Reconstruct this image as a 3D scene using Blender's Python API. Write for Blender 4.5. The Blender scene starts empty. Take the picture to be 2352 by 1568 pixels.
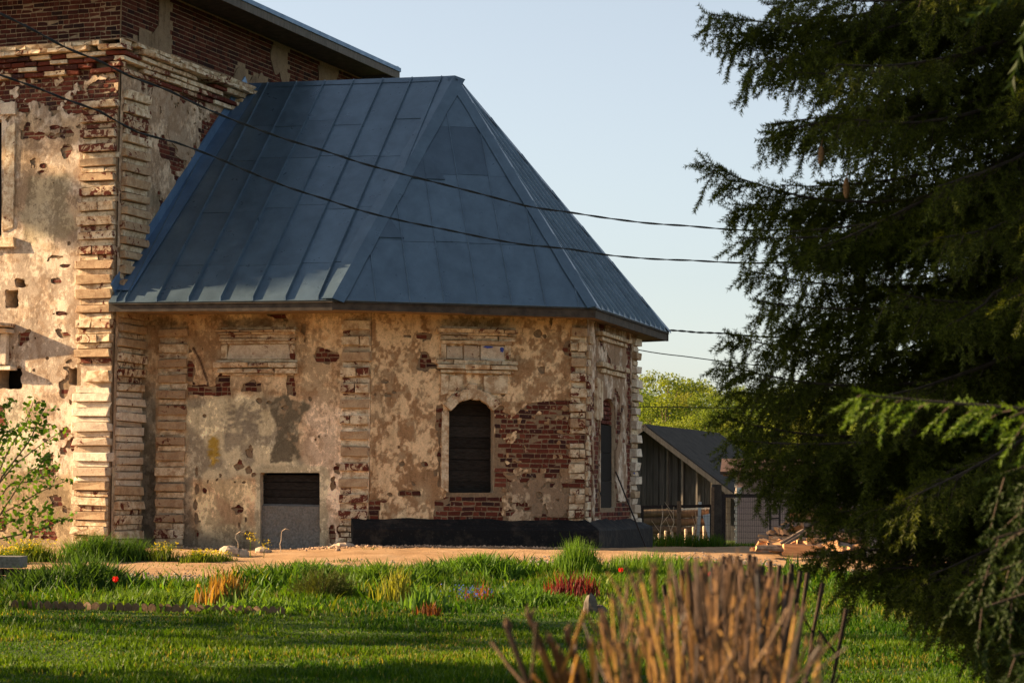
import bpy, math, random
import numpy as np
from mathutils import Vector, Matrix

# ------------------------------------------------------------------ camera, sky, sun
SC = bpy.context.scene
COL = SC.collection
VW, VH, F, HZ = 2352.0, 1568.0, 5273.0, 1130.0        # measuring frame of the photograph, focal length, horizon
PITCH = math.atan((HZ - VH / 2) / F)
ROLL = 0.012
EYE = np.array([0.0, 0.0, 1.5])
cam_d = bpy.data.cameras.new('camera')
cam = bpy.data.objects.new('camera', cam_d); COL.objects.link(cam)
cam_d.sensor_width = 36.0
cam_d.lens = F / VW * 36.0
cam_d.clip_start = 0.1
cam_d.clip_end = 3000.0
cam_d.dof.use_dof = True
cam_d.dof.focus_distance = 39.0
cam_d.dof.aperture_fstop = 6.0
cam.matrix_world = Matrix.Translation(EYE) @ Matrix.Rotation(math.pi / 2 + PITCH, 4, 'X') @ Matrix.Rotation(ROLL, 4, 'Z')
SC.camera = cam

SUN_HEAD = math.radians(8.0)      # travels to +X and a little towards the camera
SUN_ELEV = math.radians(18.5)
wd = bpy.data.worlds.new('World'); SC.world = wd; wd.use_nodes = True
nt = wd.node_tree
sky = nt.nodes.new('ShaderNodeTexSky'); sky.sky_type = 'NISHITA'; sky.sun_disc = False
sky.sun_elevation = SUN_ELEV
sky.sun_rotation = math.radians(270.0) + SUN_HEAD
sky.air_density = 1.0; sky.dust_density = 1.0; sky.ozone_density = 1.6
bg = nt.nodes['Background']; bg.inputs['Strength'].default_value = 0.054
hsv = nt.nodes.new('ShaderNodeHueSaturation'); hsv.inputs['Saturation'].default_value = 0.52      # thin high haze
nt.links.new(sky.outputs[0], hsv.inputs['Color']); nt.links.new(hsv.outputs[0], bg.inputs['Color'])
sun_d = bpy.data.lights.new('sun', 'SUN'); sun_d.energy = 5.0; sun_d.angle = math.radians(0.55); sun_d.color = (1.0, 0.72, 0.42)
sun = bpy.data.objects.new('sun', sun_d); COL.objects.link(sun)
SDIR = np.array([math.cos(SUN_HEAD) * math.cos(SUN_ELEV), -math.sin(SUN_HEAD) * math.cos(SUN_ELEV), -math.sin(SUN_ELEV)])
sun.rotation_euler = Vector(SDIR).to_track_quat('-Z', 'Y').to_euler()
sun.location = (-30, 30, 25)
vs = SC.view_settings
vs.view_transform = 'Standard'; vs.look = 'None'; vs.exposure = 1.95; vs.gamma = 1.0; vs.use_curve_mapping = False
SC.render.engine = 'CYCLES'
SC.cycles.use_denoising = True
SC.cycles.max_bounces = 6; SC.cycles.diffuse_bounces = 4; SC.cycles.transparent_max_bounces = 8
SC.cycles.sample_clamp_indirect = 6.0

# ------------------------------------------------------------------ projection helpers (authoring only)
def _rx(a): c, s = math.cos(a), math.sin(a); return np.array([[1, 0, 0], [0, c, -s], [0, s, c]])
def _rz(a): c, s = math.cos(a), math.sin(a); return np.array([[c, -s, 0], [s, c, 0], [0, 0, 1]])
CR = _rx(math.pi / 2 + PITCH) @ _rz(ROLL)
def ray(u, v): return CR @ np.array([(u - VW / 2) / F, -(v - VH / 2) / F, -1.0])
def P(u, v, Y):
    d = ray(u, v); return EYE + d * (Y / d[1])
def proj(p):
    q = (np.asarray(p, float) - EYE) @ CR
    return VW / 2 + F * q[..., 0] / -q[..., 2], VH / 2 - F * q[..., 1] / -q[..., 2]
def npn(a): a = np.asarray(a, float); return a / np.linalg.norm(a)
def isec(p, d, q, e):
    t = np.linalg.solve(np.array([d, -e]).T, q - p); return p + d * t[0]

# ------------------------------------------------------------------ noise
class VNoise:
    def __init__(s, seed): s.t = np.random.RandomState(seed).rand(256, 256)
    def __call__(s, x, y):
        x = np.asarray(x, float); y = np.asarray(y, float)
        xi = np.floor(x).astype(int); yi = np.floor(y).astype(int); fx = x - xi; fy = y - yi
        fx = fx * fx * (3 - 2 * fx); fy = fy * fy * (3 - 2 * fy)
        a = s.t[xi & 255, yi & 255]; b = s.t[(xi + 1) & 255, yi & 255]; c = s.t[xi & 255, (yi + 1) & 255]; d = s.t[(xi + 1) & 255, (yi + 1) & 255]
        return (a * (1 - fx) + b * fx) * (1 - fy) + (c * (1 - fx) + d * fx) * fy
def fbm(n, x, y, o=4, g=0.5):
    r = 0.0; a = 1.0; t = 0.0
    for i in range(o):
        r = r + a * n(x * 2 ** i + 17.3 * i, y * 2 ** i + 9.1 * i); t += a; a *= g
    return r / t
N1, N2, N3, N4 = VNoise(1), VNoise(2), VNoise(3), VNoise(4)
def sstep(a, b, x): t = np.clip((x - a) / (b - a), 0, 1); return t * t * (3 - 2 * t)
def psdf(poly, U, V):
    """signed distance to a polygon, positive inside"""
    poly = np.asarray(poly, float); d = np.full(np.shape(U), 1e9); ins = np.zeros(np.shape(U), bool)
    n = len(poly)
    for i in range(n):
        a = poly[i]; b = poly[(i + 1) % n]; e = b - a
        w0 = U - a[0]; w1 = V - a[1]
        t = np.clip((w0 * e[0] + w1 * e[1]) / (e @ e + 1e-12), 0, 1)
        d = np.minimum(d, (w0 - e[0] * t) ** 2 + (w1 - e[1] * t) ** 2)
        c = (a[1] > V) != (b[1] > V)
        with np.errstate(divide='ignore', invalid='ignore'):
            x = a[0] + (V - a[1]) / (e[1] if e[1] else 1e-9) * e[0]
        ins ^= c & (U < x)
    return np.where(ins, 1, -1) * np.sqrt(d)

# ------------------------------------------------------------------ object helpers
LOC = {}
def tag(o, label=None, cat=None, group=None, kind=None):
    if label: o['label'] = label
    if cat: o['category'] = cat
    if group: o['group'] = group
    if kind: o['kind'] = kind
    return o
def thing(name, loc, label, cat, group=None):
    o = bpy.data.objects.new(name, None); COL.objects.link(o)
    o.empty_display_size = 0.2
    o.matrix_basis = Matrix.Translation(Vector([float(c) for c in loc]))
    LOC[o.name] = o.matrix_basis.copy()
    return tag(o, label, cat, group)
def place(name, me, parent=None, M=None):
    o = bpy.data.objects.new(name, me); COL.objects.link(o)
    M = Matrix.Identity(4) if M is None else M
    o.matrix_basis = M
    LOC[o.name] = M.copy()
    if parent is not None:
        o.parent = parent
        o.matrix_parent_inverse = LOC[parent.name].inverted()
    return o
def copy_tree(o, M, parent=None):
    """copy a thing with its parts; M is the new world matrix of the top"""
    c = o.copy(); COL.objects.link(c); c.matrix_basis = M; LOC[c.name] = M.copy()
    for ch in [x for x in o.children]:
        k = ch.copy(); COL.objects.link(k); k.parent = c
        LOC[k.name] = M @ LOC[o.name].inverted() @ LOC[ch.name]
        for g in [x for x in ch.children]:
            k2 = g.copy(); COL.objects.link(k2); k2.parent = k; LOC[k2.name] = LOC[g.name]
    return c
def fmesh(name, V, tris=None, quads=None, mat=None, smooth=False, col=None, polys=None):
    """numpy mesh; tris (n,3) and quads (n,4) arrays, polys a list of index lists"""
    V = np.asarray(V, np.float32).reshape(-1, 3)
    li = []; ls = []; lt = []; off = 0
    if tris is not None and len(tris):
        t = np.asarray(tris, np.int32); li.append(t.ravel()); ls.append(off + 3 * np.arange(len(t))); lt.append(np.full(len(t), 3)); off += 3 * len(t)
    if quads is not None and len(quads):
        t = np.asarray(quads, np.int32); li.append(t.ravel()); ls.append(off + 4 * np.arange(len(t))); lt.append(np.full(len(t), 4)); off += 4 * len(t)
    if polys:
        for p in polys:
            li.append(np.asarray(p, np.int32)); ls.append(np.array([off])); lt.append(np.array([len(p)])); off += len(p)
    li = np.concatenate(li).astype(np.int32); ls = np.concatenate(ls).astype(np.int32); lt = np.concatenate(lt).astype(np.int32)
    me = bpy.data.meshes.new(name)
    me.vertices.add(len(V)); me.vertices.foreach_set('co', V.ravel())
    me.loops.add(len(li)); me.loops.foreach_set('vertex_index', li)
    me.polygons.add(len(ls)); me.polygons.foreach_set('loop_start', ls); me.polygons.foreach_set('loop_total', lt)
    me.polygons.foreach_set('use_smooth', np.full(len(ls), bool(smooth)))
    if col is not None:
        a = me.color_attributes.new('Col', 'FLOAT_COLOR', 'POINT')
        c_ = np.asarray(col, np.float32); c = np.ones((len(V), 4), np.float32); c[:, :c_.shape[-1]] = c_.reshape(len(V), -1); a.data.foreach_set('color', c.ravel())
    me.update(calc_edges=True); me.validate()
    if mat: me.materials.append(mat)
    return me
class G:
    """collects boxes, bars and tubes into one mesh"""
    def __init__(s): s.v = []; s.f = []
    def add(s, V, Fs):
        o = len(s.v); s.v += [tuple(map(float, p)) for p in V]; s.f += [[i + o for i in f] for f in Fs]; return s
    def box8(s, c):   # 8 corners: bottom ring 0-3, top ring 4-7
        return s.add(c, [[3, 2, 1, 0], [4, 5, 6, 7], [0, 1, 5, 4], [1, 2, 6, 5], [2, 3, 7, 6], [3, 0, 4, 7]])
    def box(s, x0, x1, y0, y1, z0, z1):
        return s.box8([(x0, y0, z0), (x1, y0, z0), (x1, y1, z0), (x0, y1, z0), (x0, y0, z1), (x1, y0, z1), (x1, y1, z1), (x0, y1, z1)])
    def fbox(s, fc, s0, s1, z0, z1, d0, d1):
        return s.box8([fc.w(s0, z0, d1), fc.w(s1, z0, d1), fc.w(s1, z0, d0), fc.w(s0, z0, d0), fc.w(s0, z1, d1), fc.w(s1, z1, d1), fc.w(s1, z1, d0), fc.w(s0, z1, d0)])
    def bar(s, a, b, w, h=None, up=(0, 0, 1)):
        a = np.asarray(a, float); b = np.asarray(b, float); h = w if h is None else h
        d = npn(b - a); x = np.cross(d, up)
        if np.linalg.norm(x) < 1e-4: x = np.cross(d, (1, 0, 0))
        x = npn(x) * w / 2; y = npn(np.cross(x, d)) * h / 2
        return s.box8([a - x - y, a + x - y, a + x + y, a - x + y, b - x - y, b + x - y, b + x + y, b - x + y])
    def tube(s, pts, rad, n=6, cap=True):
        V, Q, caps = tube_geo(pts, rad, n); o = len(s.v)
        s.v += [tuple(p) for p in V.tolist()]; s.f += [[i + o for i in q] for q in Q.tolist()]
        if cap: s.f += [[i + o for i in c] for c in caps]
        return s
    def mesh(s, name, mat, smooth=False): return fmesh(name, s.v, polys=s.f, mat=mat, smooth=smooth)
    def build(s, name, mat, parent=None, smooth=False): return place(name, s.mesh(name, mat, smooth), parent)
def tube_geo(pts, rad, n=6):
    pts = np.asarray(pts, float); m = len(pts); rad = np.broadcast_to(np.asarray(rad, float), (m,))
    t = np.gradient(pts, axis=0); t /= np.linalg.norm(t, axis=1)[:, None] + 1e-12
    ref = np.array([0, 0, 1.0]) if abs(t[:, 2]).mean() < 0.9 else np.array([1.0, 0, 0])
    x = np.cross(t, ref); x /= np.linalg.norm(x, axis=1)[:, None] + 1e-12; y = np.cross(x, t)
    a = np.arange(n) * 2 * math.pi / n
    V = pts[:, None, :] + rad[:, None, None] * (np.cos(a)[None, :, None] * x[:, None, :] + np.sin(a)[None, :, None] * y[:, None, :])
    i = np.arange(m - 1)[:, None] * n; j = np.arange(n)[None, :]; k = (j + 1) % n
    Q = np.stack([i + j, i + k, i + n + k, i + n + j], -1).reshape(-1, 4)
    return V.reshape(-1, 3), Q, [list(range(n))[::-1], [(m - 1) * n + q for q in range(n)]]

class Facet:
    """a vertical wall plane: s along the wall to the right, z up, d outwards"""
    def __init__(s, o, ex):
        s.o = np.array([o[0], o[1], 0.0]); s.ex = np.array([*npn(ex[:2]), 0.0]); s.n = np.array([s.ex[1], -s.ex[0], 0.0])
    def w(s, a, z, d=0.0): return s.o + s.ex * a + s.n * d + np.array([0, 0, z])
    def wv(s, S, Z, D): return s.o + S[..., None] * s.ex + D[..., None] * s.n + Z[..., None] * np.array([0, 0, 1.0])
    def hit(s, u, v, d=0.0):
        r = ray(u, v); t = ((s.o + s.n * d - EYE) @ s.n) / (r @ s.n); p = EYE + r * t; q = p - s.o
        return q @ s.ex, p[2]
    def M(s, a, z, d, sx, sd, sz, rot=0.0):
        c, si = math.cos(rot), math.sin(rot); up = np.array([0, 0, 1.0])
        ex = s.ex * c + up * si; ez = up * c - s.ex * si; p = s.w(a, z, d)
        m = np.eye(4); m[:3, 0] = ex * sx; m[:3, 1] = -s.n * sd; m[:3, 2] = ez * sz; m[:3, 3] = p
        return Matrix(m.tolist())
def uvs(fc, S, Z, d=0.0): return proj(fc.wv(S, Z, np.full(np.shape(S), d)))

# ------------------------------------------------------------------ materials
def newmat(name, rough=0.9, spec=0.2):
    m = bpy.data.materials.new(name); m.use_nodes = True
    b = m.node_tree.nodes['Principled BSDF']; b.inputs['Roughness'].default_value = rough; b.inputs['Specular IOR Level'].default_value = spec
    return m, m.node_tree, b
class NT:
    def __init__(s, nt): s.nt = nt
    def n(s, t, **k):
        x = s.nt.nodes.new(t)
        for a, b in k.items(): setattr(x, a, b)
        return x
    def l(s, a, b): s.nt.links.new(a, b)
    def noise(s, scale, detail=4, rough=0.6, vec=None, dist=0.0):
        x = s.n('ShaderNodeTexNoise'); x.inputs['Scale'].default_value = scale; x.inputs['Detail'].default_value = detail; x.inputs['Roughness'].default_value = rough; x.inputs['Distortion'].default_value = dist
        s.l(vec if vec is not None else s.pos(), x.inputs['Vector']); return x.outputs['Fac']
    def pos(s): return s.n('ShaderNodeNewGeometry').outputs['Position']
    def obj(s): return s.n('ShaderNodeTexCoord').outputs['Object']
    def ramp(s, fac, stops):
        r = s.n('ShaderNodeValToRGB'); e = r.color_ramp.elements
        while len(e) < len(stops): e.new(0.5)
        for i, (p, c) in enumerate(stops): e[i].position = p; e[i].color = (*c, 1) if len(c) == 3 else c
        s.l(fac, r.inputs[0]); return r.outputs[0]
    def mix(s, fac, a, b, mode='MIX'):
        x = s.n('ShaderNodeMix', data_type='RGBA', blend_type=mode)
        for v, i in ((fac, 0), (a, 6), (b, 7)):
            if hasattr(v, 'is_linked'): s.l(v, x.inputs[i])
            else: x.inputs[i].default_value = v if i == 0 else (*v, 1)
        return x.outputs[2]
    def math(s, op, a, b=0.5, clamp=False):
        x = s.n('ShaderNodeMath', operation=op, use_clamp=clamp)
        for v, i in ((a, 0), (b, 1)):
            if hasattr(v, 'is_linked'): s.l(v, x.inputs[i])
            else: x.inputs[i].default_value = v
        return x.outputs[0]
    def mrange(s, v, a, b, c=0.0, d=1.0):
        x = s.n('ShaderNodeMapRange'); s.l(v, x.inputs[0])
        for i, q in zip((1, 2, 3, 4), (a, b, c, d)): x.inputs[i].default_value = q
        return x.outputs[0]
    def attr(s, n='Col'): return s.n('ShaderNodeAttribute', attribute_name=n).outputs['Color']
    def scaled(s, vec, sx, sy, sz):
        x = s.n('ShaderNodeVectorMath', operation='MULTIPLY'); s.l(vec, x.inputs[0]); x.inputs[1].default_value = (sx, sy, sz); return x.outputs[0]
    def rnd(s):
        g = s.n('ShaderNodeNewGeometry'); o = s.n('ShaderNodeObjectInfo')
        return s.math('FRACT', s.math('ADD', g.outputs['Random Per Island'], o.outputs['Random']))
    def bump(s, bsdf, h, strength=0.3, dist=0.02):
        x = s.n('ShaderNodeBump'); x.inputs['Strength'].default_value = strength; x.inputs['Distance'].default_value = dist
        s.l(h, x.inputs['Height']); s.l(x.outputs[0], bsdf.inputs['Normal'])

def m_plaster():
    m, t, b = newmat('lime_plaster', 0.95, 0.1); k = NT(t)
    at = k.n('ShaderNodeAttribute', attribute_name='Col'); c = at.outputs['Color']
    fl = k.math('ADD', k.noise(13, 8, 0.72, k.scaled(k.pos(), 1.0, 1.0, 0.75)), k.mrange(at.outputs['Alpha'], 0, 1, -0.17, 0.17))
    c = k.mix(k.mrange(fl, 0.48, 0.58), k.mix(1.0, c, (0.88, 0.85, 0.82), 'MULTIPLY'), k.mix(1.0, c, (1.48, 1.48, 1.45), 'MULTIPLY'))      # flakes of later limewash
    st = k.noise(2.2, 6, 0.7, k.scaled(k.pos(), 2.2, 2.2, 0.45))
    c = k.mix(0.8, c, k.ramp(st, [(0.32, (0.6, 0.56, 0.52)), (0.47, (1, 1, 1)), (0.8, (1.12, 1.1, 1.08))]), 'MULTIPLY')
    c = k.mix(0.55, c, k.ramp(k.noise(14, 6, 0.7), [(0.3, (0.52, 0.48, 0.45)), (0.47, (1.0, 1.0, 1.0)), (0.75, (1.25, 1.24, 1.2))]), 'MULTIPLY')
    c = k.mix(0.85, c, k.ramp(k.noise(55, 4, 0.7), [(0.33, (0.66, 0.64, 0.62)), (0.5, (1, 1, 1)), (0.7, (1.12, 1.12, 1.12))]), 'MULTIPLY')
    k.l(c, b.inputs['Base Color']); k.bump(b, k.noise(40, 5, 0.65), 0.55, 0.02); return m
def m_brick(name='red_brick', dk=1.0):
    m, t, b = newmat(name, 0.92, 0.12); k = NT(t)
    c = k.ramp(k.rnd(), [(0.0, (0.04, 0.018, 0.016)), (0.3, (0.085, 0.022, 0.014)), (0.7, (0.125, 0.031, 0.018)), (1.0, (0.18, 0.052, 0.03))])
    c = k.mix(0.6, c, k.ramp(k.noise(60, 4), [(0.3, (0.6, 0.6, 0.6)), (0.65, (1.15, 1.15, 1.15))]), 'MULTIPLY')
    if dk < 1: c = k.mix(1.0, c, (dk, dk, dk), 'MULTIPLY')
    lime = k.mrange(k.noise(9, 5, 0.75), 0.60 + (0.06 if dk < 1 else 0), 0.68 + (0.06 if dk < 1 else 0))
    c = k.mix(k.math('MULTIPLY', lime, 0.8), c, (0.46, 0.36, 0.26))
    k.l(c, b.inputs['Base Color']); k.bump(b, k.noise(70, 4), 0.5, 0.015); return m
def m_quoin(name='limewashed_block', white=0.0, brickness=0.0):
    m, t, b = newmat(name, 0.95, 0.1); k = NT(t)
    cream = (0.70 + 0.02 * white, 0.575 + 0.06 * white, 0.40 + 0.11 * white); tan = (0.40 + .2 * white, 0.265 + .23 * white, 0.155 + .24 * white)
    if white < 0: cream = (0.47, 0.335, 0.205); tan = (0.34, 0.22, 0.13)
    c = k.mix(k.mrange(k.noise(7, 5, 0.7), 0.42, 0.6), cream, tan)
    c = k.mix(k.mrange(k.rnd(), 0.55, 1.0, 0, 0.6), c, (0.33, 0.215, 0.13))
    c = k.mix(0.6, c, k.ramp(k.noise(45, 5, 0.7), [(0.3, (0.6, 0.58, 0.55)), (0.6, (1.08, 1.08, 1.08))]), 'MULTIPLY')
    red = k.mrange(k.math('ADD', k.noise(6.5, 6, 0.72, dist=0.6), k.mrange(k.rnd(), 0, 1, -0.05, 0.05 + brickness)), 0.605, 0.63)
    c = k.mix(red, c, (0.115, 0.033, 0.02))
    k.l(c, b.inputs['Base Color']); k.bump(b, k.noise(35, 5, 0.7), 0.6, 0.02); return m
def m_simple(name, col, rough=0.9, var=0.3, scale=20, spec=0.2, bump=0.3, stretch=None, metal=0.0, rnd=0.0):
    m, t, b = newmat(name, rough, spec); k = NT(t)
    vec = k.pos() if stretch is None else k.scaled(k.obj(), *stretch)
    nz = k.noise(scale, 5, 0.65, vec)
    lo = tuple(c * (1 - var) for c in col); hi = tuple(min(c * (1 + var), 1) for c in col)
    c = k.ramp(nz, [(0.3, lo), (0.7, hi)])
    if rnd: c = k.mix(1.0, c, k.ramp(k.rnd(), [(0, (1 - rnd,) * 3), (1, (1 + rnd,) * 3)]), 'MULTIPLY')
    k.l(c, b.inputs['Base Color']); b.inputs['Metallic'].default_value = metal
    if bump: k.bump(b, nz, bump, 0.01)
    return m
def m_roof(name, base, rough=0.33, metal=0.45):
    m, t, b = newmat(name, rough, 0.5); k = NT(t)
    c = k.mix(k.rnd(), tuple(x * 0.94 for x in base), tuple(x * 1.08 for x in base))
    st = k.noise(3.0, 5, 0.7, k.scaled(k.pos(), 1.0, 1.0, 0.35))
    c = k.mix(0.7, c, k.ramp(st, [(0.3, (0.68, 0.7, 0.72)), (0.6, (1.1, 1.1, 1.1)), (0.8, (1.35, 1.3, 1.25))]), 'MULTIPLY')
    rust = k.mrange(k.noise(11, 6, 0.75), 0.70, 0.76)
    c = k.mix(k.math('MULTIPLY', rust, 0.6), c, (0.10, 0.06, 0.035))
    k.l(c, b.inputs['Base Color']); b.inputs['Metallic'].default_value = metal
    k.l(k.mrange(k.noise(5, 4), 0.3, 0.7, rough - 0.07, rough + 0.12), b.inputs['Roughness'])
    k.bump(b, k.noise(2.6, 3, 0.5), 0.10, 0.02); return m
def m_leaf(name, col, trans=0.5, var=0.35, rough=0.6, attr=False):
    m = bpy.data.materials.new(name); m.use_nodes = True; t = m.node_tree; k = NT(t); t.nodes.clear()
    out = k.n('ShaderNodeOutputMaterial'); d = k.n('ShaderNodeBsdfPrincipled'); tr = k.n('ShaderNodeBsdfTranslucent'); mx = k.n('ShaderNodeMixShader')
    d.inputs['Roughness'].default_value = rough; d.inputs['Specular IOR Level'].default_value = 0.12
    if attr: c = k.attr()
    else:
        c = k.ramp(k.rnd(), [(0, tuple(x * (1 - var) for x in col)), (1, tuple(x * (1 + var) for x in col))])
    k.l(c, d.inputs['Base Color'])
    k.l(k.mix(1.0, c, (1.3, 1.25, 0.5), 'MULTIPLY'), tr.inputs['Color'])
    mx.inputs[0].default_value = trans
    k.l(d.outputs[0], mx.inputs[1]); k.l(tr.outputs[0], mx.inputs[2]); k.l(mx.outputs[0], out.inputs[0]); return m
MAT = {}
MAT['plaster'] = m_plaster(); MAT['brick'] = m_brick(); MAT['brick_shade'] = m_brick('shaded_brick', 0.55)  # frieze brick darkened: the shade under the nave eaves is in its colour
MAT['quoin'] = m_quoin(); MAT['quoin_red'] = m_quoin('limewashed_block_worn', 0, 0.09); MAT['quoin_tan'] = m_quoin('tan_limewashed_block', -0.75, 0.0); MAT['quoin_white'] = m_quoin('white_limewashed_block', 0.75, -0.05)
MAT['mortar'] = m_simple('lime_mortar', (0.22, 0.15, 0.09), 0.95, 0.35, 25)
MAT['reveal'] = m_simple('reveal_plaster', (0.48, 0.36, 0.24), 0.95, 0.3, 12)
MAT['roof'] = m_roof('blue_grey_roof_paint', (0.095, 0.14, 0.18)); MAT['roof_dark'] = m_roof('bare_grey_roof_sheet', (0.07, 0.105, 0.14), 0.42)
MAT['flash'] = m_roof('blue_flashing_paint', (0.10, 0.17, 0.27), 0.45)
MAT['fascia'] = m_simple('dark_eaves_board', (0.055, 0.042, 0.032), 0.8, 0.5, 6, stretch=None)
MAT['soffit'] = m_simple('soffit_board', (0.22, 0.15, 0.09), 0.9, 0.4, 8)
MAT['grey_wood'] = m_simple('weathered_grey_wood', (0.13, 0.115, 0.10), 0.9, 0.5, 5, stretch=(8, 8, 0.6), rnd=0.35)
MAT['dark_wood'] = m_simple('dark_old_boards', (0.028, 0.024, 0.021), 0.85, 0.45, 5, stretch=(0.8, 8, 10), rnd=0.25, bump=0.1, spec=0.04)
def m_tar():
    m, t, b = newmat('tarred_concrete', 0.8, 0.15); k = NT(t)
    c = k.mix(k.mrange(k.noise(3.5, 6, 0.7), 0.5, 0.68), (0.010, 0.0095, 0.0095), (0.045, 0.034, 0.026))
    c = k.mix(k.mrange(k.noise(24, 5, 0.7), 0.6, 0.72), c, (0.075, 0.06, 0.046))
    k.l(c, b.inputs['Base Color']); k.bump(b, k.noise(9, 5, 0.6), 0.6, 0.03); return m
MAT['tar'] = m_tar()
MAT['concrete'] = m_simple('rough_concrete', (0.17, 0.155, 0.135), 0.95, 0.35, 30, bump=0.8)
MAT['black'] = m_simple('dark_interior', (0.01, 0.01, 0.01), 0.9, 0.2)
MAT['iron'] = m_simple('rusty_iron', (0.035, 0.024, 0.02), 0.7, 0.5, 30)
MAT['wire'] = m_simple('black_cable', (0.012, 0.012, 0.012), 0.6, 0.2)
# ------------------------------------------------------------------ terrain
def zg(x, y):
    x = np.asarray(x, float); y = np.asarray(y, float)
    z = np.interp(y, [-60, 18, 31.5, 38.5, 44, 60, 120, 220, 900], [0, 0, 0.30, 0.47, 0.43, 0.38, -0.4, -1.5, -2])
    m = np.exp(-((y - 38.2) / 3.0) ** 2)
    z = z + 0.10 * sstep(-4.2, -2.2, x) * m - 0.02 * sstep(-4, -7, x) * m
    near = sstep(120, 60, np.abs(x) + np.abs(y - 30))
    z = z + near * (0.07 * (fbm(N1, x * 0.45, y * 0.45, 3) - 0.5) + 0.03 * (fbm(N2, x * 2.2, y * 2.2, 2) - 0.5))
    return z
def GH(u, v):
    """where the line of sight through a point of the photograph meets the ground"""
    r = ray(u, v); lo, hi = 4.0, 120.0
    for t in np.arange(10, 120, 0.25):
        p = EYE + r * (t / r[1])
        if p[2] <= zg(p[0], p[1]): lo, hi = t - 0.25, t; break
    for _ in range(18):
        t = (lo + hi) / 2; p = EYE + r * (t / r[1])
        if p[2] <= zg(p[0], p[1]): hi = t
        else: lo = t
    p = EYE + r * (hi / r[1]); p[2] = zg(p[0], p[1]); return p
DIRT_FRONT = [(-300, 1352), (0, 1343), (110, 1332), (240, 1322), (330, 1322), (430, 1328), (520, 1324), (600, 1304), (760, 1302), (860, 1303), (1000, 1300), (1100, 1294), (1250, 1288), (1340, 1292), (1450, 1294), (1560, 1284), (1700, 1284), (1850, 1296), (1950, 1308), (2100, 1314), (2352, 1322), (2600, 1326)]
_df = np.array([GH(u, v + 15)[:2] for u, v in DIRT_FRONT])
def dirt_front(x): return np.interp(x, _df[:, 0], _df[:, 1])
def dirtness(x, y):
    """positive on the bare dirt yard"""
    e = dirt_front(x) + 0.7 * (fbm(N3, x * 0.9, y * 0.9, 3) - 0.5)
    return np.minimum(y - e, 47.5 + 2.5 * (fbm(N2, x * .3, y * .3, 2) - .5) - y)

# ------------------------------------------------------------------ plan of the church
_a = math.radians(15.0); UX = np.array([math.cos(_a), -math.sin(_a)]); NI = np.array([math.sin(_a), math.cos(_a)])
AB0 = P(815, 1000, 39.0)[:2]; AB = AB0 + 0.27 * UX; BC = AB0 + 3.62 * UX + 1.70 * NI; CD = BC + 4.15 * NI
NC = P(256, 1000, 39.05)[:2]
_b = math.radians(20.0); ED = np.array([math.sin(_b), math.cos(_b)])
_n = math.radians(23.0); ND = np.array([math.cos(_n), -math.sin(_n)])
A0 = isec(AB, UX, NC, ED)
LN = 10.0; LA = float(np.linalg.norm(AB - A0)); LB = float(np.linalg.norm(BC - AB)); LC = 4.15; LE = 10.4
fN = Facet(NC - ND * LN, ND); fE = Facet(NC, ED); fA = Facet(A0, UX); fB = Facet(AB, BC - AB); fC = Facet(BC, NI)
ZW = 4.52          # top of the apse walls
BD = npn(BC - AB); BN = np.array([BD[1], -BD[0]])
def line_px(p, d, z, u):
    """the point of a level line that shows at column u"""
    lo, hi = -12.0, 12.0; f = lambda t: proj(np.array([*(p + d * t), z]))[0] - u
    for _ in range(40):
        m = (lo + hi) / 2
        if (f(m) > 0) == (f(hi) > 0): hi = m
        else: lo = m
    return p + d * lo
ZE = 4.63
E1 = line_px(AB - NI * 1.24, UX, ZE, 763)
E0 = isec(AB - NI * 1.24, UX, NC, ED)
E2 = line_px(BC - NI * 1.0 + UX * 0.30, BD, ZE, 1369)
AP = P(1045, 178, 42.5)
RL = isec(AP[:2], UX, NC, ED)
ZR = AP[2]
mirror = lambda p: p - 2 * ((p - AP[:2]) @ NI) * NI
E3 = mirror(E2) + UX * 0.08; E4 = mirror(E1); E5 = isec(E4, UX, NC, ED)

church = thing('church_nave', (*NC, zg(*NC)), 'tall old church block of flaking plaster and red brick, rising behind the blue roof', 'church')
apse = thing('church_apse', (*AB, zg(*AB)), 'low church apse with steep blue-grey metal roof and peeling plastered brick walls', 'apse')

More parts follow.
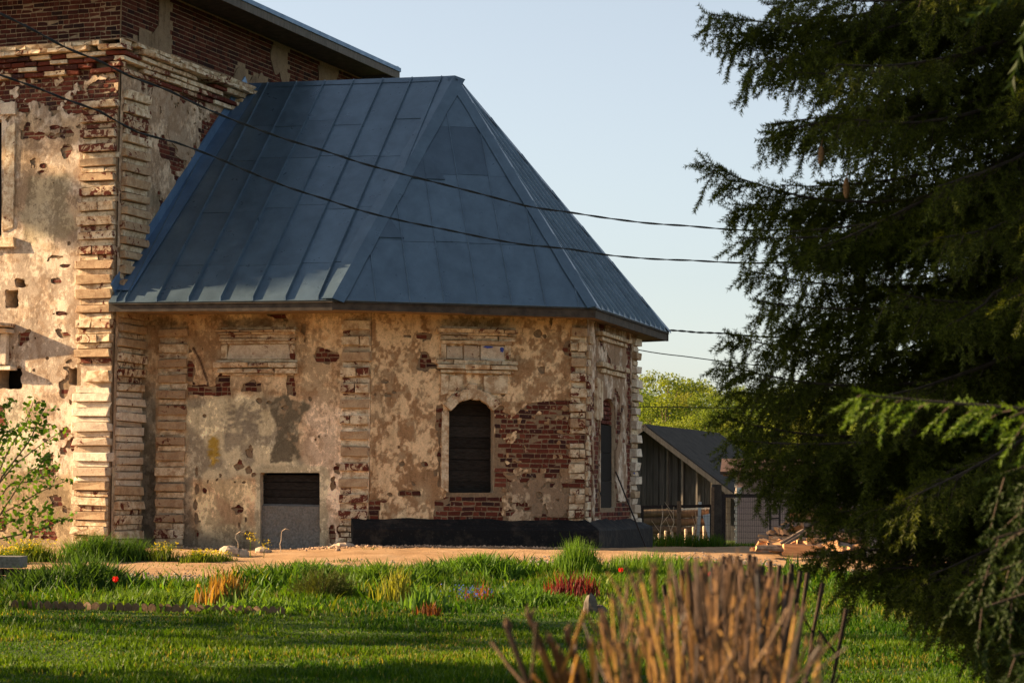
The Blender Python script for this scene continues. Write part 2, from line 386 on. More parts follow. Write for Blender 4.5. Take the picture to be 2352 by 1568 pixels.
# ------------------------------------------------------------------ sheets of masonry and plaster with real edges
def sheet(name, fc, s0, s1, z0, z1, cell, pres, colf, d, rim, mat, parent, und=0.0, rim_mat=None, rim_name=None):
    ns = int(round((s1 - s0) / cell)) + 1; nz = int(round((z1 - z0) / cell)) + 1
    S, Z = np.meshgrid(np.linspace(s0, s1, ns), np.linspace(z0, z1, nz))
    U, Vv = uvs(fc, S, Z)
    p = pres(U, Vv, S, Z) if pres else np.ones_like(S)
    D = d + und * (fbm(N4, S * 2.3, Z * 2.3, 3) - 0.5)
    V3 = fc.wv(S, Z, D).reshape(-1, 3); C = colf(U, Vv, S, Z) if colf else None; C = C.reshape(-1, C.shape[-1]) if colf else None
    on = p > 0; idx = np.arange(ns * nz).reshape(nz, ns)
    cnt = on[:-1, :-1].astype(int) + on[1:, :-1] + on[:-1, 1:] + on[1:, 1:]
    full = cnt == 4
    q = np.stack([idx[:-1, :-1][full], idx[:-1, 1:][full], idx[1:, 1:][full], idx[1:, :-1][full]], -1)
    xv = []; xc = []; polys = []; rv = []; rf = []; base = ns * nz; cache = {}
    pf = p.ravel()
    def cross(a, b):
        k = (a, b) if a < b else (b, a)
        if k not in cache:
            t = pf[k[0]] / (pf[k[0]] - pf[k[1]] + 1e-12); t = min(max(t, 0.02), 0.98)
            xv.append(V3[k[0]] * (1 - t) + V3[k[1]] * t)
            if C is not None: xc.append(C[k[0]] if pf[k[0]] > 0 else C[k[1]])
            cache[k] = base + len(xv) - 1
        return cache[k]
    for j, i in zip(*np.nonzero((cnt > 0) & (cnt < 4))):
        c = [idx[j, i], idx[j, i + 1], idx[j + 1, i + 1], idx[j + 1, i]]; pl = []; cr = []
        for a in range(4):
            A, B = c[a], c[(a + 1) % 4]
            if pf[A] > 0: pl.append(A)
            if (pf[A] > 0) != (pf[B] > 0):
                x = cross(A, B); pl.append(x); cr.append((x, pf[A] > 0))
        if len(pl) >= 3: polys.append(pl)
        if len(cr) == 2: rf.append((cr[0][0], cr[1][0]) if cr[0][1] else (cr[1][0], cr[0][0]))
    allv = np.vstack([V3] + ([np.array(xv)] if xv else [])); allc = None if C is None else np.vstack([C] + ([np.array(xc)] if xc else []))
    rimq = []
    if rf:
        nb = len(allv); off = -fc.n * rim; vmap = {}; ex = []; exc = []
        def back(i):
            if i not in vmap: vmap[i] = len(ex); ex.append(allv[i] + off); exc.append(None if allc is None else allc[i])
            return vmap[i]
        if rim_mat is None:
            for a, b in rf: rimq.append((a, nb + back(a), nb + back(b), b))
            allv = np.vstack([allv, np.array(ex)]); allc = None if allc is None else np.vstack([allc, np.array(exc)])
        else:
            fr = {}; rv2 = []
            qs = []
            for a, b in rf:
                for i in (a, b):
                    if i not in fr: fr[i] = len(rv2); rv2 += [allv[i], allv[i] + off]
                qs.append((fr[a], fr[a] + 1, fr[b] + 1, fr[b]))
            lab = {}                                  # one reveal for each opening
            def root(i):
                while lab.setdefault(i, i) != i: i = lab[i]
                return i
            for a, b in rf: lab[root(a)] = root(b)
            groups = {}
            for (a, b), qq in zip(rf, qs): groups.setdefault(root(a), []).append(qq)
            rv2 = np.array(rv2)
            for gq in groups.values():
                gq = np.array(gq); u_, inv = np.unique(gq, return_inverse=True)
                place(rim_name, fmesh(rim_name, rv2[u_], quads=inv.reshape(gq.shape), mat=rim_mat), parent)
    quads = np.vstack([q] + ([np.array(rimq)] if rimq else []))
    used = np.zeros(len(allv), bool); used[quads.ravel()] = True
    for pl in polys: used[pl] = True
    mp = np.cumsum(used) - 1
    me = fmesh(name, allv[used], quads=mp[quads], polys=[list(mp[pl]) for pl in polys], mat=mat, col=None if allc is None else allc[used])
    o = place(name, me, parent)
    def cover(a0, a1, b0, b1):
        i0 = int(np.clip((a0 - s0) / cell, 0, ns - 1)); i1 = int(np.clip((a1 - s0) / cell, 0, ns - 1)) + 1
        j0 = int(np.clip((b0 - z0) / cell, 0, nz - 1)); j1 = int(np.clip((b1 - z0) / cell, 0, nz - 1)) + 1
        return on[j0:j1, i0:i1].mean()
    return o, cover

# chamfered block prototypes, shared by bricks and quoin blocks
def chamfer_mesh(name, c, jit, seed, mat):
    r = np.random.RandomState(seed); V = []; ix = {}
    for sx in (-1, 1):
        for sy in (-1, 1):
            for sz in (-1, 1):
                j = (r.rand(3) - 0.5) * 2 * jit
                for ax in range(3):
                    h = np.array([0.5, 0.5, 0.5]); h -= np.array(c); h[ax] = 0.5
                    ix[sx, sy, sz, ax] = len(V); V.append(h * (sx, sy, sz) + j * np.array(c) * 4 + (r.rand(3) - .5) * jit * np.array(c))
    Fs = []
    for ax in range(3):
        o = [a for a in range(3) if a != ax]
        for s in (-1, 1):
            ring = []
            for a, b in ((-1, -1), (1, -1), (1, 1), (-1, 1)):
                k = [0, 0, 0]; k[ax] = s; k[o[0]] = a; k[o[1]] = b; ring.append(ix[(*k, ax)])
            Fs.append(ring if (s > 0) == (ax != 1) else ring[::-1])
    for ax in range(3):
        o = [a for a in range(3) if a != ax]
        for a in (-1, 1):
            for b in (-1, 1):
                k0 = [0, 0, 0]; k0[ax] = -1; k0[o[0]] = a; k0[o[1]] = b; k1 = list(k0); k1[ax] = 1
                Fs.append([ix[(*k0, o[0])], ix[(*k1, o[0])], ix[(*k1, o[1])], ix[(*k0, o[1])]])
    for sx in (-1, 1):
        for sy in (-1, 1):
            for sz in (-1, 1): Fs.append([ix[sx, sy, sz, 0], ix[sx, sy, sz, 1], ix[sx, sy, sz, 2]])
    return fmesh(name, V, polys=Fs, mat=mat)
BRK = [chamfer_mesh('brick', (0.035, 0.09, 0.10), 0.2, 10 + i, MAT['brick']) for i in range(10)]
BRS = [chamfer_mesh('brick', (0.035, 0.09, 0.10), 0.2, 10 + i, MAT['brick_shade']) for i in range(6)]
BLK = {k: [chamfer_mesh('quoin_block', (0.016, 0.05, 0.045), 0.55, 40 + i, MAT[k]) for i in range(6)] for k in ('quoin', 'quoin_red', 'quoin_white', 'quoin_tan')}
rnd = random.Random(7)
BRICKS = {'church': [], 'apse': []}
CH = 0.0835
def collect_bricks(key, fc, wall, s0, s1, z0, z1, cover, allow=None, thr=0.55, d=0.0):
    row = 0; z = math.floor(z0 / CH) * CH
    while z < z1:
        s = s0 - (0.11 if row % 2 else 0.0) - rnd.random() * 0.05; head = row % 2
        while s < s1:
            w = 0.107 if head else 0.218
            if rnd.random() < 0.85: head = not head if rnd.random() < 0.5 else head
            a0, a1 = max(s, s0), min(s + w, s1)
            if a1 - a0 > 0.05 and z + CH > z0 and cover(a0, a1, z, z + CH) < thr and (allow is None or allow((a0 + a1) / 2, z + CH / 2, a1 - a0)):
                u0, v0 = proj(fc.w(a0, z)); u1, v1 = proj(fc.w(a1, z + CH)); ar = abs((u1 - u0) * (v1 - v0))
                if u1 < -60 or v0 < -40: ar *= 0.01
                BRICKS[key].append((ar, fc, wall, (a0 + a1) / 2, z + CH / 2, a1 - a0 - 0.011, CH - 0.012 - 0.006 * rnd.random(), d + (rnd.random() - 0.6) * 0.012))
            s += w + 0.0
        z += CH; row += 1
def emit_bricks(key, parent):
    L = sorted(BRICKS[key], key=lambda b: -b[0]); rest = L[290:]
    for ar, fc, wall, s, z, w, h, d in L[:290]:
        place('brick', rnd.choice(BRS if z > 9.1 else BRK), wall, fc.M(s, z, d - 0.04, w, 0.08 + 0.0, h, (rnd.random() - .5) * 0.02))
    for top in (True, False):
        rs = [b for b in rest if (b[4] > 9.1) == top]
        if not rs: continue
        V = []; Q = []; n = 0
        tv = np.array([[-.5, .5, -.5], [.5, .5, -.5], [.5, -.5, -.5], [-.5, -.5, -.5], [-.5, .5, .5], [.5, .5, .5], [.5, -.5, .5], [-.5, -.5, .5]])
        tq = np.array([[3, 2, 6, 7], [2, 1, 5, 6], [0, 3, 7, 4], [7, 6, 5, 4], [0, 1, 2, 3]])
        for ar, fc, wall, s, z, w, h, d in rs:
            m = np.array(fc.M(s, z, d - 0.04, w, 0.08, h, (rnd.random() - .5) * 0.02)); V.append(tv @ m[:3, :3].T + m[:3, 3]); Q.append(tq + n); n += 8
        o = place('small_bricks', fmesh('small_bricks', np.vstack(V), quads=np.vstack(Q), mat=MAT['brick_shade' if top else 'brick']), parent); o['kind'] = 'stuff'
def bq(S, Z):
    """one random value for each brick of the bond"""
    row = np.floor(np.asarray(Z) / CH); col = np.floor((np.asarray(S) + (row % 2) * 0.11) / 0.165)
    return np.modf(np.abs(np.sin(row * 127.1 + col * 311.7) * 43758.5453))[0]
def nz(S, Z, f, o=4, n=N1): return fbm(n, S * f, Z * f, o)
def cmix(a, b, t): return np.asarray(a) * (1 - t[..., None]) + np.asarray(b) * t[..., None]
def alpha(c, a): return np.concatenate([np.clip(c, 0, .85), np.clip(np.broadcast_to(a, c.shape[:-1]), 0, 1)[..., None]], -1)
TAN = (0.37, 0.225, 0.12); CREAM = (0.78, 0.625, 0.42); PINK = (0.62, 0.45, 0.32); GREY = (0.40, 0.345, 0.24); OLIVE = (0.175, 0.15, 0.105); DAMP = (0.075, 0.065, 0.05)
def blob(U, V, u, v, ru, rv, wob=0.5, seed=0.0):
    a = ((U - u) / ru) ** 2 + ((V - v) / rv) ** 2
    return 1.0 - a + wob * (fbm(N3, U * 0.11 + seed, V * 0.16, 4) - 0.5) * 3.2
def stroke(U, V, pts, w): # distance to an open polyline
    d = np.full(np.shape(U), 1e9)
    for (x0, y0), (x1, y1) in zip(pts[:-1], pts[1:]):
        e = np.array([x1 - x0, y1 - y0]); t = np.clip(((U - x0) * e[0] + (V - y0) * e[1]) / (e @ e), 0, 1)
        d = np.minimum(d, np.hypot(U - x0 - e[0] * t, V - y0 - e[1] * t))
    return w - d

# ---- facet A : side wall with the low doorway and the blind panel
def rect(u0, v0, u1, v1): return [(u0, v0), (u1, v0), (u1, v1), (u0, v1)]
DOOR_A = rect(598, 1085, 735, 1290)
def openA(U, V, S, Z): return -psdf(DOOR_A, U, V)
def presA(U, V, S, Z):
    p = 0.30 - sstep(0.68, 0.76, nz(S, Z, 2.1, 5)) * 0.5
    j = 26 * (nz(S, Z, 7, 3, N2) - 0.5)
    for po, k in ((rect(432, 884, 505, 908), 1), (rect(509, 858, 529, 908), 1), (rect(659, 858, 678, 908), 1), (rect(556, 880, 600, 898), 1)):
        p = np.minimum(p, -(psdf(po, U, V) + j * 0.35) / 12.0)
    for u, v, ru, rv in ((582, 877, 8, 8), (596, 921, 6, 7), (452, 1085, 4, 14), (573, 1080, 9, 9), (583, 1090, 7, 6), (452, 1122, 6, 12), (470, 1125, 6, 8), (450, 1160, 5, 14), (560, 1107, 6, 3), (540, 1106, 4, 3), (452, 1190, 5, 14), (565, 1195, 4, 8), (452, 1225, 5, 12), (550, 1205, 3, 6), (712, 915, 5, 6), (655, 935, 8, 5), (618, 925, 7, 5), (775, 1075, 8, 14), (765, 1110, 7, 18), (764, 1225, 8, 22), (470, 955, 5, 5), (505, 875, 10, 20), (380, 790, 4, 6)):
        p = np.minimum(p, -blob(U, V, u, v, ru, rv, 0.7, u) * 0.4)
    for po in (rect(772, 1190, 835, 1270), rect(600, 1225, 660, 1262), rect(560, 1215, 582, 1240)):
        p = np.minimum(p, -(psdf(po, U, V) - 6 + j) / 12.0)
    return np.minimum(p, openA(U, V, S, Z) / 8.0)
def colA(U, V, S, Z):
    f = sstep(0.42, 0.62, nz(S, Z, 4.5, 5) * 0.7 + 0.3 * nz(S, Z, 14, 3))
    c = cmix((0.56, 0.42, 0.265), TAN, f * .8)
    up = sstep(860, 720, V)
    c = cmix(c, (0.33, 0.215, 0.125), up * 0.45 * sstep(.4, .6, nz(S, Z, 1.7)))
    pk = sstep(680, 720, U) * sstep(890, 960, V); c = cmix(c, cmix((0.82, 0.64, 0.47), (0.62, 0.45, 0.31), sstep(.5, .62, nz(S, Z, 6))), pk * 0.85)
    gm = sstep(-10, 8, psdf([(430, 922), (560, 905), (640, 915), (640, 1000), (700, 1060), (715, 1085), (598, 1100), (430, 1120)], U, V) + 18 * (nz(S, Z, 6) - .5))
    c = cmix(c, cmix((0.84, 0.74, 0.50), (0.42, 0.37, 0.27), sstep(0.44, 0.62, nz(S, Z, 3.0, 5, N2))), gm * 0.95)
    c = cmix(c, (0.27, 0.235, 0.18), 0.8 * sstep(0, 1, blob(U, V, 560, 960, 50, 45, 1.1)))
    lw = sstep(-12, 6, psdf([(446, 1105), (590, 1095), (598, 1240), (520, 1255), (470, 1225), (448, 1190)], U, V) + 16 * (nz(S, Z, 6) - .5))
    c = cmix(c, cmix((0.78, 0.60, 0.35), (0.64, 0.43, 0.25), sstep(.45, .6, nz(S, Z, 4, 4, N3))), lw)
    ol = sstep(-3, 3, psdf([(610, 925), (650, 905), (714, 928), (690, 962), (684, 1010), (682, 1030), (696, 1052), (640, 1060), (622, 1062), (634, 1020), (640, 990), (628, 950)], U, V) + 22 * (nz(S, Z, 9, 4, N2) - .5))
    c = cmix(c, OLIVE, ol * (0.95 - 0.5 * sstep(.62, .68, nz(S, Z, 11, 3))))
    fr = sstep(-3, 4, np.minimum(psdf([(585, 1075), (630, 1066), (752, 1070), (762, 1095), (752, 1150), (755, 1265), (588, 1265)], U, V), 100) + 10 * (nz(S, Z, 8) - .5))
    c = cmix(c, (0.56, 0.49, 0.33), fr * 0.8)
    c = cmix(c, (0.52, 0.33, 0.03), 0.9 * sstep(0.0, 1.0, blob(U, V, 491, 1032, 17, 44, 0.5)))
    st = sstep(322, 330, U) * sstep(362, 356, U)
    c = cmix(c, cmix((0.30, 0.27, 0.21), (0.17, 0.15, 0.11), sstep(.45, .6, nz(S, Z, 3.5))), st * sstep(860, 930, V))
    c = cmix(c, DAMP, st * sstep(1010, 1090, V + 60 * (nz(S, Z, 3) - .5)) * 0.85)  # damp foot of the strip, with the corner's shade painted in as well
    c = cmix(c, (0.16, 0.135, 0.10), sstep(1195, 1250, V + 40 * (nz(S, Z, 2.5) - .5)) * sstep(600, 560, U) * 0.9)
    c = cmix(c, (0.20, 0.17, 0.13), sstep(450, 430, U) * sstep(360, 370, U) * sstep(1085, 1110, V) * 0.7)
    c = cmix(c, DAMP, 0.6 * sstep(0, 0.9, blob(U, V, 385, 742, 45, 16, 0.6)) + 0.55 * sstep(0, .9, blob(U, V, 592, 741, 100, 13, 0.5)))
    ck = stroke(U, V, [(445, 800), (462, 830), (468, 850), (478, 880), (470, 905)], 2.6); c = cmix(c, (0.10, 0.06, 0.04), sstep(-1.5, 1.0, ck + 3 * (nz(S, Z, 9) - .5)))
    return alpha(c * .9, .5 + 1.6 * (nz(S, Z, 3.2, 4, N3) - .5) - .25 * gm - .3 * ol + .12 * pk)
wallA, _ = sheet('wall', fA, -0.1, LA, 0.2, ZW, 0.04, openA, None, -0.008, 0.30, MAT['mortar'], apse, rim_mat=MAT['reveal'], rim_name='door_reveal')
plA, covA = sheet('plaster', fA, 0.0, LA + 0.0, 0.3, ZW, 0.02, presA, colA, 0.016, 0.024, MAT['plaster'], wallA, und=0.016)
collect_bricks('apse', fA, wallA, 0, LA, 0.35, ZW, covA, lambda s, z, w: openA(*uvs(fA, np.array(s), np.array(z)), 0, 0) > w * 75)

# ---- facet B : middle wall with the arched window
def arch_poly(u0, u1, vs_, vt, vb, n=14):
    uc = (u0 + u1) / 2; r = (u1 - u0) / 2
    top = [(uc - r * math.cos(math.pi * i / n), vs_ - (vs_ - vt) * math.sin(math.pi * i / n) ** 0.62) for i in range(n + 1)]
    return [(u0, vb)] + top + [(u1, vb)]
WIN_B = arch_poly(1030, 1135, 945, 908, 1131)
def openB(U, V, S, Z): return -psdf(WIN_B, U, V)
BR_B = [(1140, 940), (1180, 955), (1215, 925), (1300, 918), (1345, 930), (1348, 1200), (1150, 1200), (1130, 1120), (1136, 1000)]
def presB(U, V, S, Z):
    n = nz(S, Z, 2.0, 5); m = nz(S, Z, 8.5, 4, N2)
    p = 0.34 - sstep(0.70, 0.78, n) * 0.6
    inb = psdf(BR_B, U, V)
    dens = np.where(V > 1075, 0.46, 0.31); m = m + 0.30 * (bq(S, Z) - 0.5)
    dens = dens + 0.16 * (sstep(1090, 1105, V) * sstep(1300, 1280, U) * sstep(1165, 1180, U))
    pb = (dens - m) * 3
    p = np.minimum(p, np.where(inb > 0, pb, np.maximum(p, 0.01)) + np.clip(-inb, 0, 40) * 0.0)
    j = 22 * (m - 0.5)
    for po, g in ((rect(1004, 932, 1013, 985), 3), (rect(1006, 985, 1012, 1130), 0), (rect(1000, 1150, 1032, 1200), 4), (rect(1136, 935, 1152, 1190), 2), (rect(925, 768, 945, 776), 2), (rect(960, 768, 990, 776), 3), (rect(850, 1150, 870, 1195), 2), (rect(1031, 1133, 1133, 1194), 6), (rect(885, 905, 900, 912), 0), (rect(918, 1128, 962, 1136), 2), (rect(960, 835, 1000, 845), 1)):
        p = np.minimum(p, -(psdf(po, U, V) + g + j * 0.5) / 10.0)
    for u, v, ru, rv in ((884, 875, 9, 5), (1245, 850, 9, 9), (1235, 766, 9, 8), (905, 900, 6, 4), (1250, 772, 5, 5), (922, 1065, 8, 6), (975, 1065, 9, 6), (895, 1135, 9, 5), (950, 1110, 5, 5), (835, 1140, 12, 8), (1155, 905, 6, 6), (1010, 845, 8, 6), (862, 905, 4, 4), (1290, 1060, 5, 5), (880, 1150, 10, 4), (915, 1025, 4, 4), (1000, 1085, 5, 8)):
        p = np.minimum(p, -blob(U, V, u, v, ru, rv, 0.7, u) * 0.4)
    return np.minimum(p, openB(U, V, S, Z) / 8.0)
def colB(U, V, S, Z):
    n = 0.6 * nz(S, Z * 0.8, 5.5, 5) + 0.4 * nz(S * 1.3, Z, 17, 3, N2)
    thr = 0.50 + 0.10 * (sstep(1160, 1330, U) * sstep(760, 900, V)) - 0.05 * sstep(800, 740, V) + 0.05 * sstep(960, 1000, U) * sstep(930, 960, V)
    c = cmix(TAN, (0.52, 0.375, 0.23), sstep(-.08, 0.10, n - thr))
    c = cmix(c, (0.46, 0.33, 0.20), 0.8 * sstep(.52, .6, nz(S, Z, 9, 3, N3)) * sstep(1100, 1060, V))
    c = cmix(c, (0.27, 0.20, 0.14), 0.7 * sstep(1060, 1120, V) * sstep(1150, 1180, U))
    c = cmix(c, (0.55, 0.44, 0.28), 0.7 * sstep(.5, .62, nz(S, Z, 3.2, 4, N2)) * sstep(1090, 1140, V) * sstep(1010, 960, U))
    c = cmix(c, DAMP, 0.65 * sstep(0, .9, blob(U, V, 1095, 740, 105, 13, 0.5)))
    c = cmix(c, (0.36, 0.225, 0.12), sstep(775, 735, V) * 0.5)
    return alpha(c, .56 + 4.0 * (n - thr))
wallB, _ = sheet('wall', fB, -0.02, LB + 0.02, 0.3, ZW, 0.04, openB, None, -0.008, 0.34, MAT['mortar'], apse, rim_mat=MAT['reveal'], rim_name='window_reveal')
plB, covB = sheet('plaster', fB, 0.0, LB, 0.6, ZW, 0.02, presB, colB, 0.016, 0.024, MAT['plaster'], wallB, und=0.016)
collect_bricks('apse', fB, wallB, 0, LB, 0.9, ZW, covB, lambda s, z, w: openB(*uvs(fB, np.array(s), np.array(z)), 0, 0) > w * 60)

# ---- facet C : narrow end wall on the right
WIN_C = arch_poly(1378, 1412, 958, 914, 1166)
def openC(U, V, S, Z): return -psdf(WIN_C, U, V)
def presC(U, V, S, Z):
    m = nz(S, Z, 6.0, 4, N2); p = 0.30 - sstep(0.60, 0.68, nz(S, Z, 1.6, 4)) * 0.5
    for po in (rect(1364, 965, 1376, 1190), rect(1340, 930, 1358, 1195), rect(1438, 760, 1447, 1190), rect(1378, 1150, 1440, 1195)):
        p = np.minimum(p, -(psdf(po, U, V) + 10 * (m - 0.5)) / 8.0)
    return np.minimum(p, openC(U, V, S, Z) / 6.0)
def colC(U, V, S, Z):
    n = 0.6 * nz(S, Z * 0.6, 4, 5) + 0.4 * nz(S, Z, 13, 3, N2)
    return alpha(cmix((0.34, 0.23, 0.15), (0.45, 0.36, 0.28), sstep(0.5, 0.6, n)), .3 + 2.5 * (n - .5))
wallC, _ = sheet('wall', fC, -0.02, LC + 0.02, 0.3, ZW, 0.04, openC, None, -0.008, 0.34, MAT['mortar'], apse, rim_mat=MAT['reveal'], rim_name='window_reveal')
plC, covC = sheet('plaster', fC, 0.0, LC, 0.6, ZW, 0.025, presC, colC, 0.016, 0.024, MAT['plaster'], wallC, und=0.012)
collect_bricks('apse', fC, wallC, 0, LC, 0.9, ZW, covC, lambda s, z, w: openC(*uvs(fC, np.array(s), np.array(z)), 0, 0) > 4)

# ---- the two far walls that close the apse
BC2 = CD; AB2 = mirror(AB); A02 = isec(AB2, UX, NC, ED)
g = G()
for a, b in ((BC2, AB2), (AB2, A02)):
    f = Facet(a, b - a); g.fbox(f, 0, np.linalg.norm(b - a), 0.2, ZW, -0.3, 0.0)
g.build('far_wall', MAT['mortar'], apse)

# ---- nave, sunlit north face
WIN_N = rect(-140, 275, 5, 545)
HOLES_N = [(28, 687, 13, 19), (22, 868, 27, 23), (172, 865, 13, 18), (47, 650, 9, 8), (110, 838 - 20, 0.1, 0.1)]
def openN(U, V, S, Z):
    p = -psdf(WIN_N, U, V)
    for u, v, ru, rv in HOLES_N[:4]: p = np.minimum(p, -psdf(rect(u - ru, v - rv, u + ru, v + rv), U, V) - 2 + 6 * (fbm(N3, U * .12, V * .12, 2) - .5))
    return p
def presN(U, V, S, Z):
    n = nz(S, Z, 2.2, 5); m = nz(S, Z, 7.5, 4, N2)
    p = 0.34 - sstep(0.68, 0.76, n) * 0.6
    top = sstep(330, 215, V + 70 * (nz(S, Z, 1.6, 3) - .5)); m = m + 0.25 * (bq(S, Z) - 0.5)
    p = np.minimum(p, 0.3 - top * np.clip(1.15 - 1.25 * m, 0, 2) * 0.8)
    for po in (rect(48, 303, 165, 322), rect(110, 285, 165, 303), rect(75, 372, 105, 390), rect(140, 330, 165, 360), rect(85, 1045, 120, 1075), rect(80, 1070, 140, 1098), rect(115, 1130, 150, 1170), rect(70, 1200, 130, 1235)):
        p = np.minimum(p, -(psdf(po, U, V) - 3 + 30 * (m - 0.5)) / 12.0)
    for u, v, ru, rv in ((130, 645, 12, 7), (150, 610, 12, 5), (140, 720, 20, 5), (150, 770, 16, 6), (135, 760, 9, 5), (110, 822, 4, 4), (45, 845, 4, 6), (160, 830, 8, 6), (155, 845, 8, 4), (105, 1010, 7, 5), (112, 975, 9, 4), (90, 925, 5, 3), (60, 655, 6, 4), (80, 850, 4, 4), (130, 590, 14, 4), (160, 560, 5, 6), (95, 395, 8, 4)):
        p = np.minimum(p, -blob(U, V, u, v, ru, rv, 0.9, u) * 0.4)
    return np.minimum(p, openN(U, V, S, Z) / 8.0)
def colN(U, V, S, Z):
    n = 0.6 * nz(S, Z, 4.0, 5) + 0.4 * nz(S, Z, 12, 3, N2)
    c = cmix((0.62, 0.51, 0.40), (0.47, 0.35, 0.25), sstep(0.48, 0.6, n))
    c = cmix(c, (0.45, 0.315, 0.19), 0.75 * sstep(600, 520, V) * sstep(.4, .55, nz(S, Z, 2.2)))
    c = cmix(c, (0.40, 0.34, 0.23), 0.8 * sstep(-10, 10, psdf([(70, 400), (160, 400), (168, 560), (60, 560)], U, V) + 60 * (nz(S, Z, 4) - .5)))
    c = cmix(c, (0.56, 0.50, 0.37), sstep(-4, 4, psdf([(-200, 915), (40, 915), (62, 960), (70, 1040), (110, 1080), (-200, 1100)], U, V) + 10 * (nz(S, Z, 3) - .5)) * 0.8)
    c = cmix(c, (0.34, 0.255, 0.15), 0.9 * sstep(1075, 1100, V + 25 * (nz(S, Z, 2.5) - .5)) * sstep(172, 160, U))  # painted shade: wall foot browned where the bushes shadow it
    return alpha(c * .72, .52 + 1.6 * (nz(S, Z, 2.6, 4, N3) - .5))
wallN, _ = sheet('wall', fN, 0.0, LN, 0.1, 10.3, 0.08, openN, None, -0.008, 0.35, MAT['mortar'], church, rim_mat=MAT['reveal'], rim_name='hole_reveal')
plN, covN = sheet('plaster', fN, LN - 3.2, LN - 0.02, 0.25, 8.62, 0.022, presN, colN, 0.016, 0.024, MAT['plaster'], wallN, und=0.016)
place('plaster', fmesh('plaster', [fN.w(0, .25, .016), fN.w(LN - 3.2, .25, .016), fN.w(LN - 3.2, 8.62, .016), fN.w(0, 8.62, .016)], quads=np.array([[0, 1, 2, 3]]), mat=MAT['plaster'], col=[(0.45, 0.34, 0.24, .5)] * 4), wallN)
collect_bricks('church', fN, wallN, LN - 3.2, LN - 0.02, 0.3, 8.62, covN, lambda s, z, w: openN(*uvs(fN, np.array(s), np.array(z)), 0, 0) > 5)
collect_bricks('church', fN, wallN, LN - 3.0, LN - 0.02, 9.16, 10.2, lambda *a: 0.0)

# ---- nave, east face above the apse roof
def presE(U, V, S, Z):
    n = nz(S, Z, 2.0, 5); m = nz(S, Z, 6.5, 4, N2)
    p = 0.36 - sstep(0.60, 0.70, n + .12 * (bq(S, Z) - .5)) * 0.7; m = m + 0.2 * (bq(S, Z) - 0.5)
    for po in (rect(455, 265, 520, 330), rect(330, 110, 400, 210), rect(440, 330, 500, 420), rect(520, 190, 580, 260), rect(400, 180, 470, 240)):
        p = np.minimum(p, -(psdf(po, U, V) - 4 + 70 * (m - 0.5)) / 12.0)
    return p
def colE(U, V, S, Z):
    n = 0.6 * nz(S, Z, 3.0, 5) + 0.4 * nz(S, Z, 11, 3, N2)
    c = cmix((0.50, 0.37, 0.26), (0.40, 0.275, 0.18), sstep(0.48, 0.58, n))
    c = cmix(c, (0.31, 0.26, 0.18), 0.7 * sstep(400, 470, V) * sstep(.45, .6, nz(S, Z, 3, 4, N3)))
    return alpha(c * .85, .45 + 1.6 * (nz(S, Z, 2.6, 4, N3) - .5))
wallE, _ = sheet('wall', fE, 0.0, LE, 0.1, 10.3, 0.2, None, None, -0.008, 0.3, MAT['mortar'], church)
plE, covE = sheet('plaster', fE, 0.02, LE, 0.3, 8.62, 0.03, presE, colE, 0.016, 0.024, MAT['plaster'], wallE, und=0.016)
def seenE(s, z, w):
    zr = ZE + (ZR - ZE) * np.clip(s / 5.9, 0, 1); return z > zr - 0.2 if s > 1.0 else True
collect_bricks('church', fE, wallE, 0.02, LE, 3.0, 8.62, covE, seenE)
collect_bricks('church', fE, wallE, 0.02, LE, 9.16, 10.25, lambda a, b, c, d: 1.0 if (nz(np.array(a * 1.0), np.array(c), 1.3, 2, N3) > 0.64) else 0.0)
pE2, _ = sheet('plaster', fE, 0.6, LE, 9.2, 10.2, 0.05, lambda U, V, S, Z: sstep(.58, .70, nz(S, Z, 1.3, 3, N3)) - .5, lambda U, V, S, Z: cmix((0.17, 0.12, 0.075), (0.11, 0.075, 0.05), nz(S, Z, 5)), 0.014, 0.022, MAT['plaster'], wallE); pE2['kind'] = 'stuff'  # frieze plaster coloured darker to carry the same eaves shade
g = G()   # far sides of the nave
W1 = NC - ND * LN; W2 = NC + ED * LE; W3 = W2 - ND * LN
for a, b in ((W2, W3), (W3, W1)):
    f = Facet(a, b - a); g.fbox(f, 0, np.linalg.norm(b - a), 0.1, 10.3, -0.3, 0)
g.build('far_wall', MAT['mortar'], church)
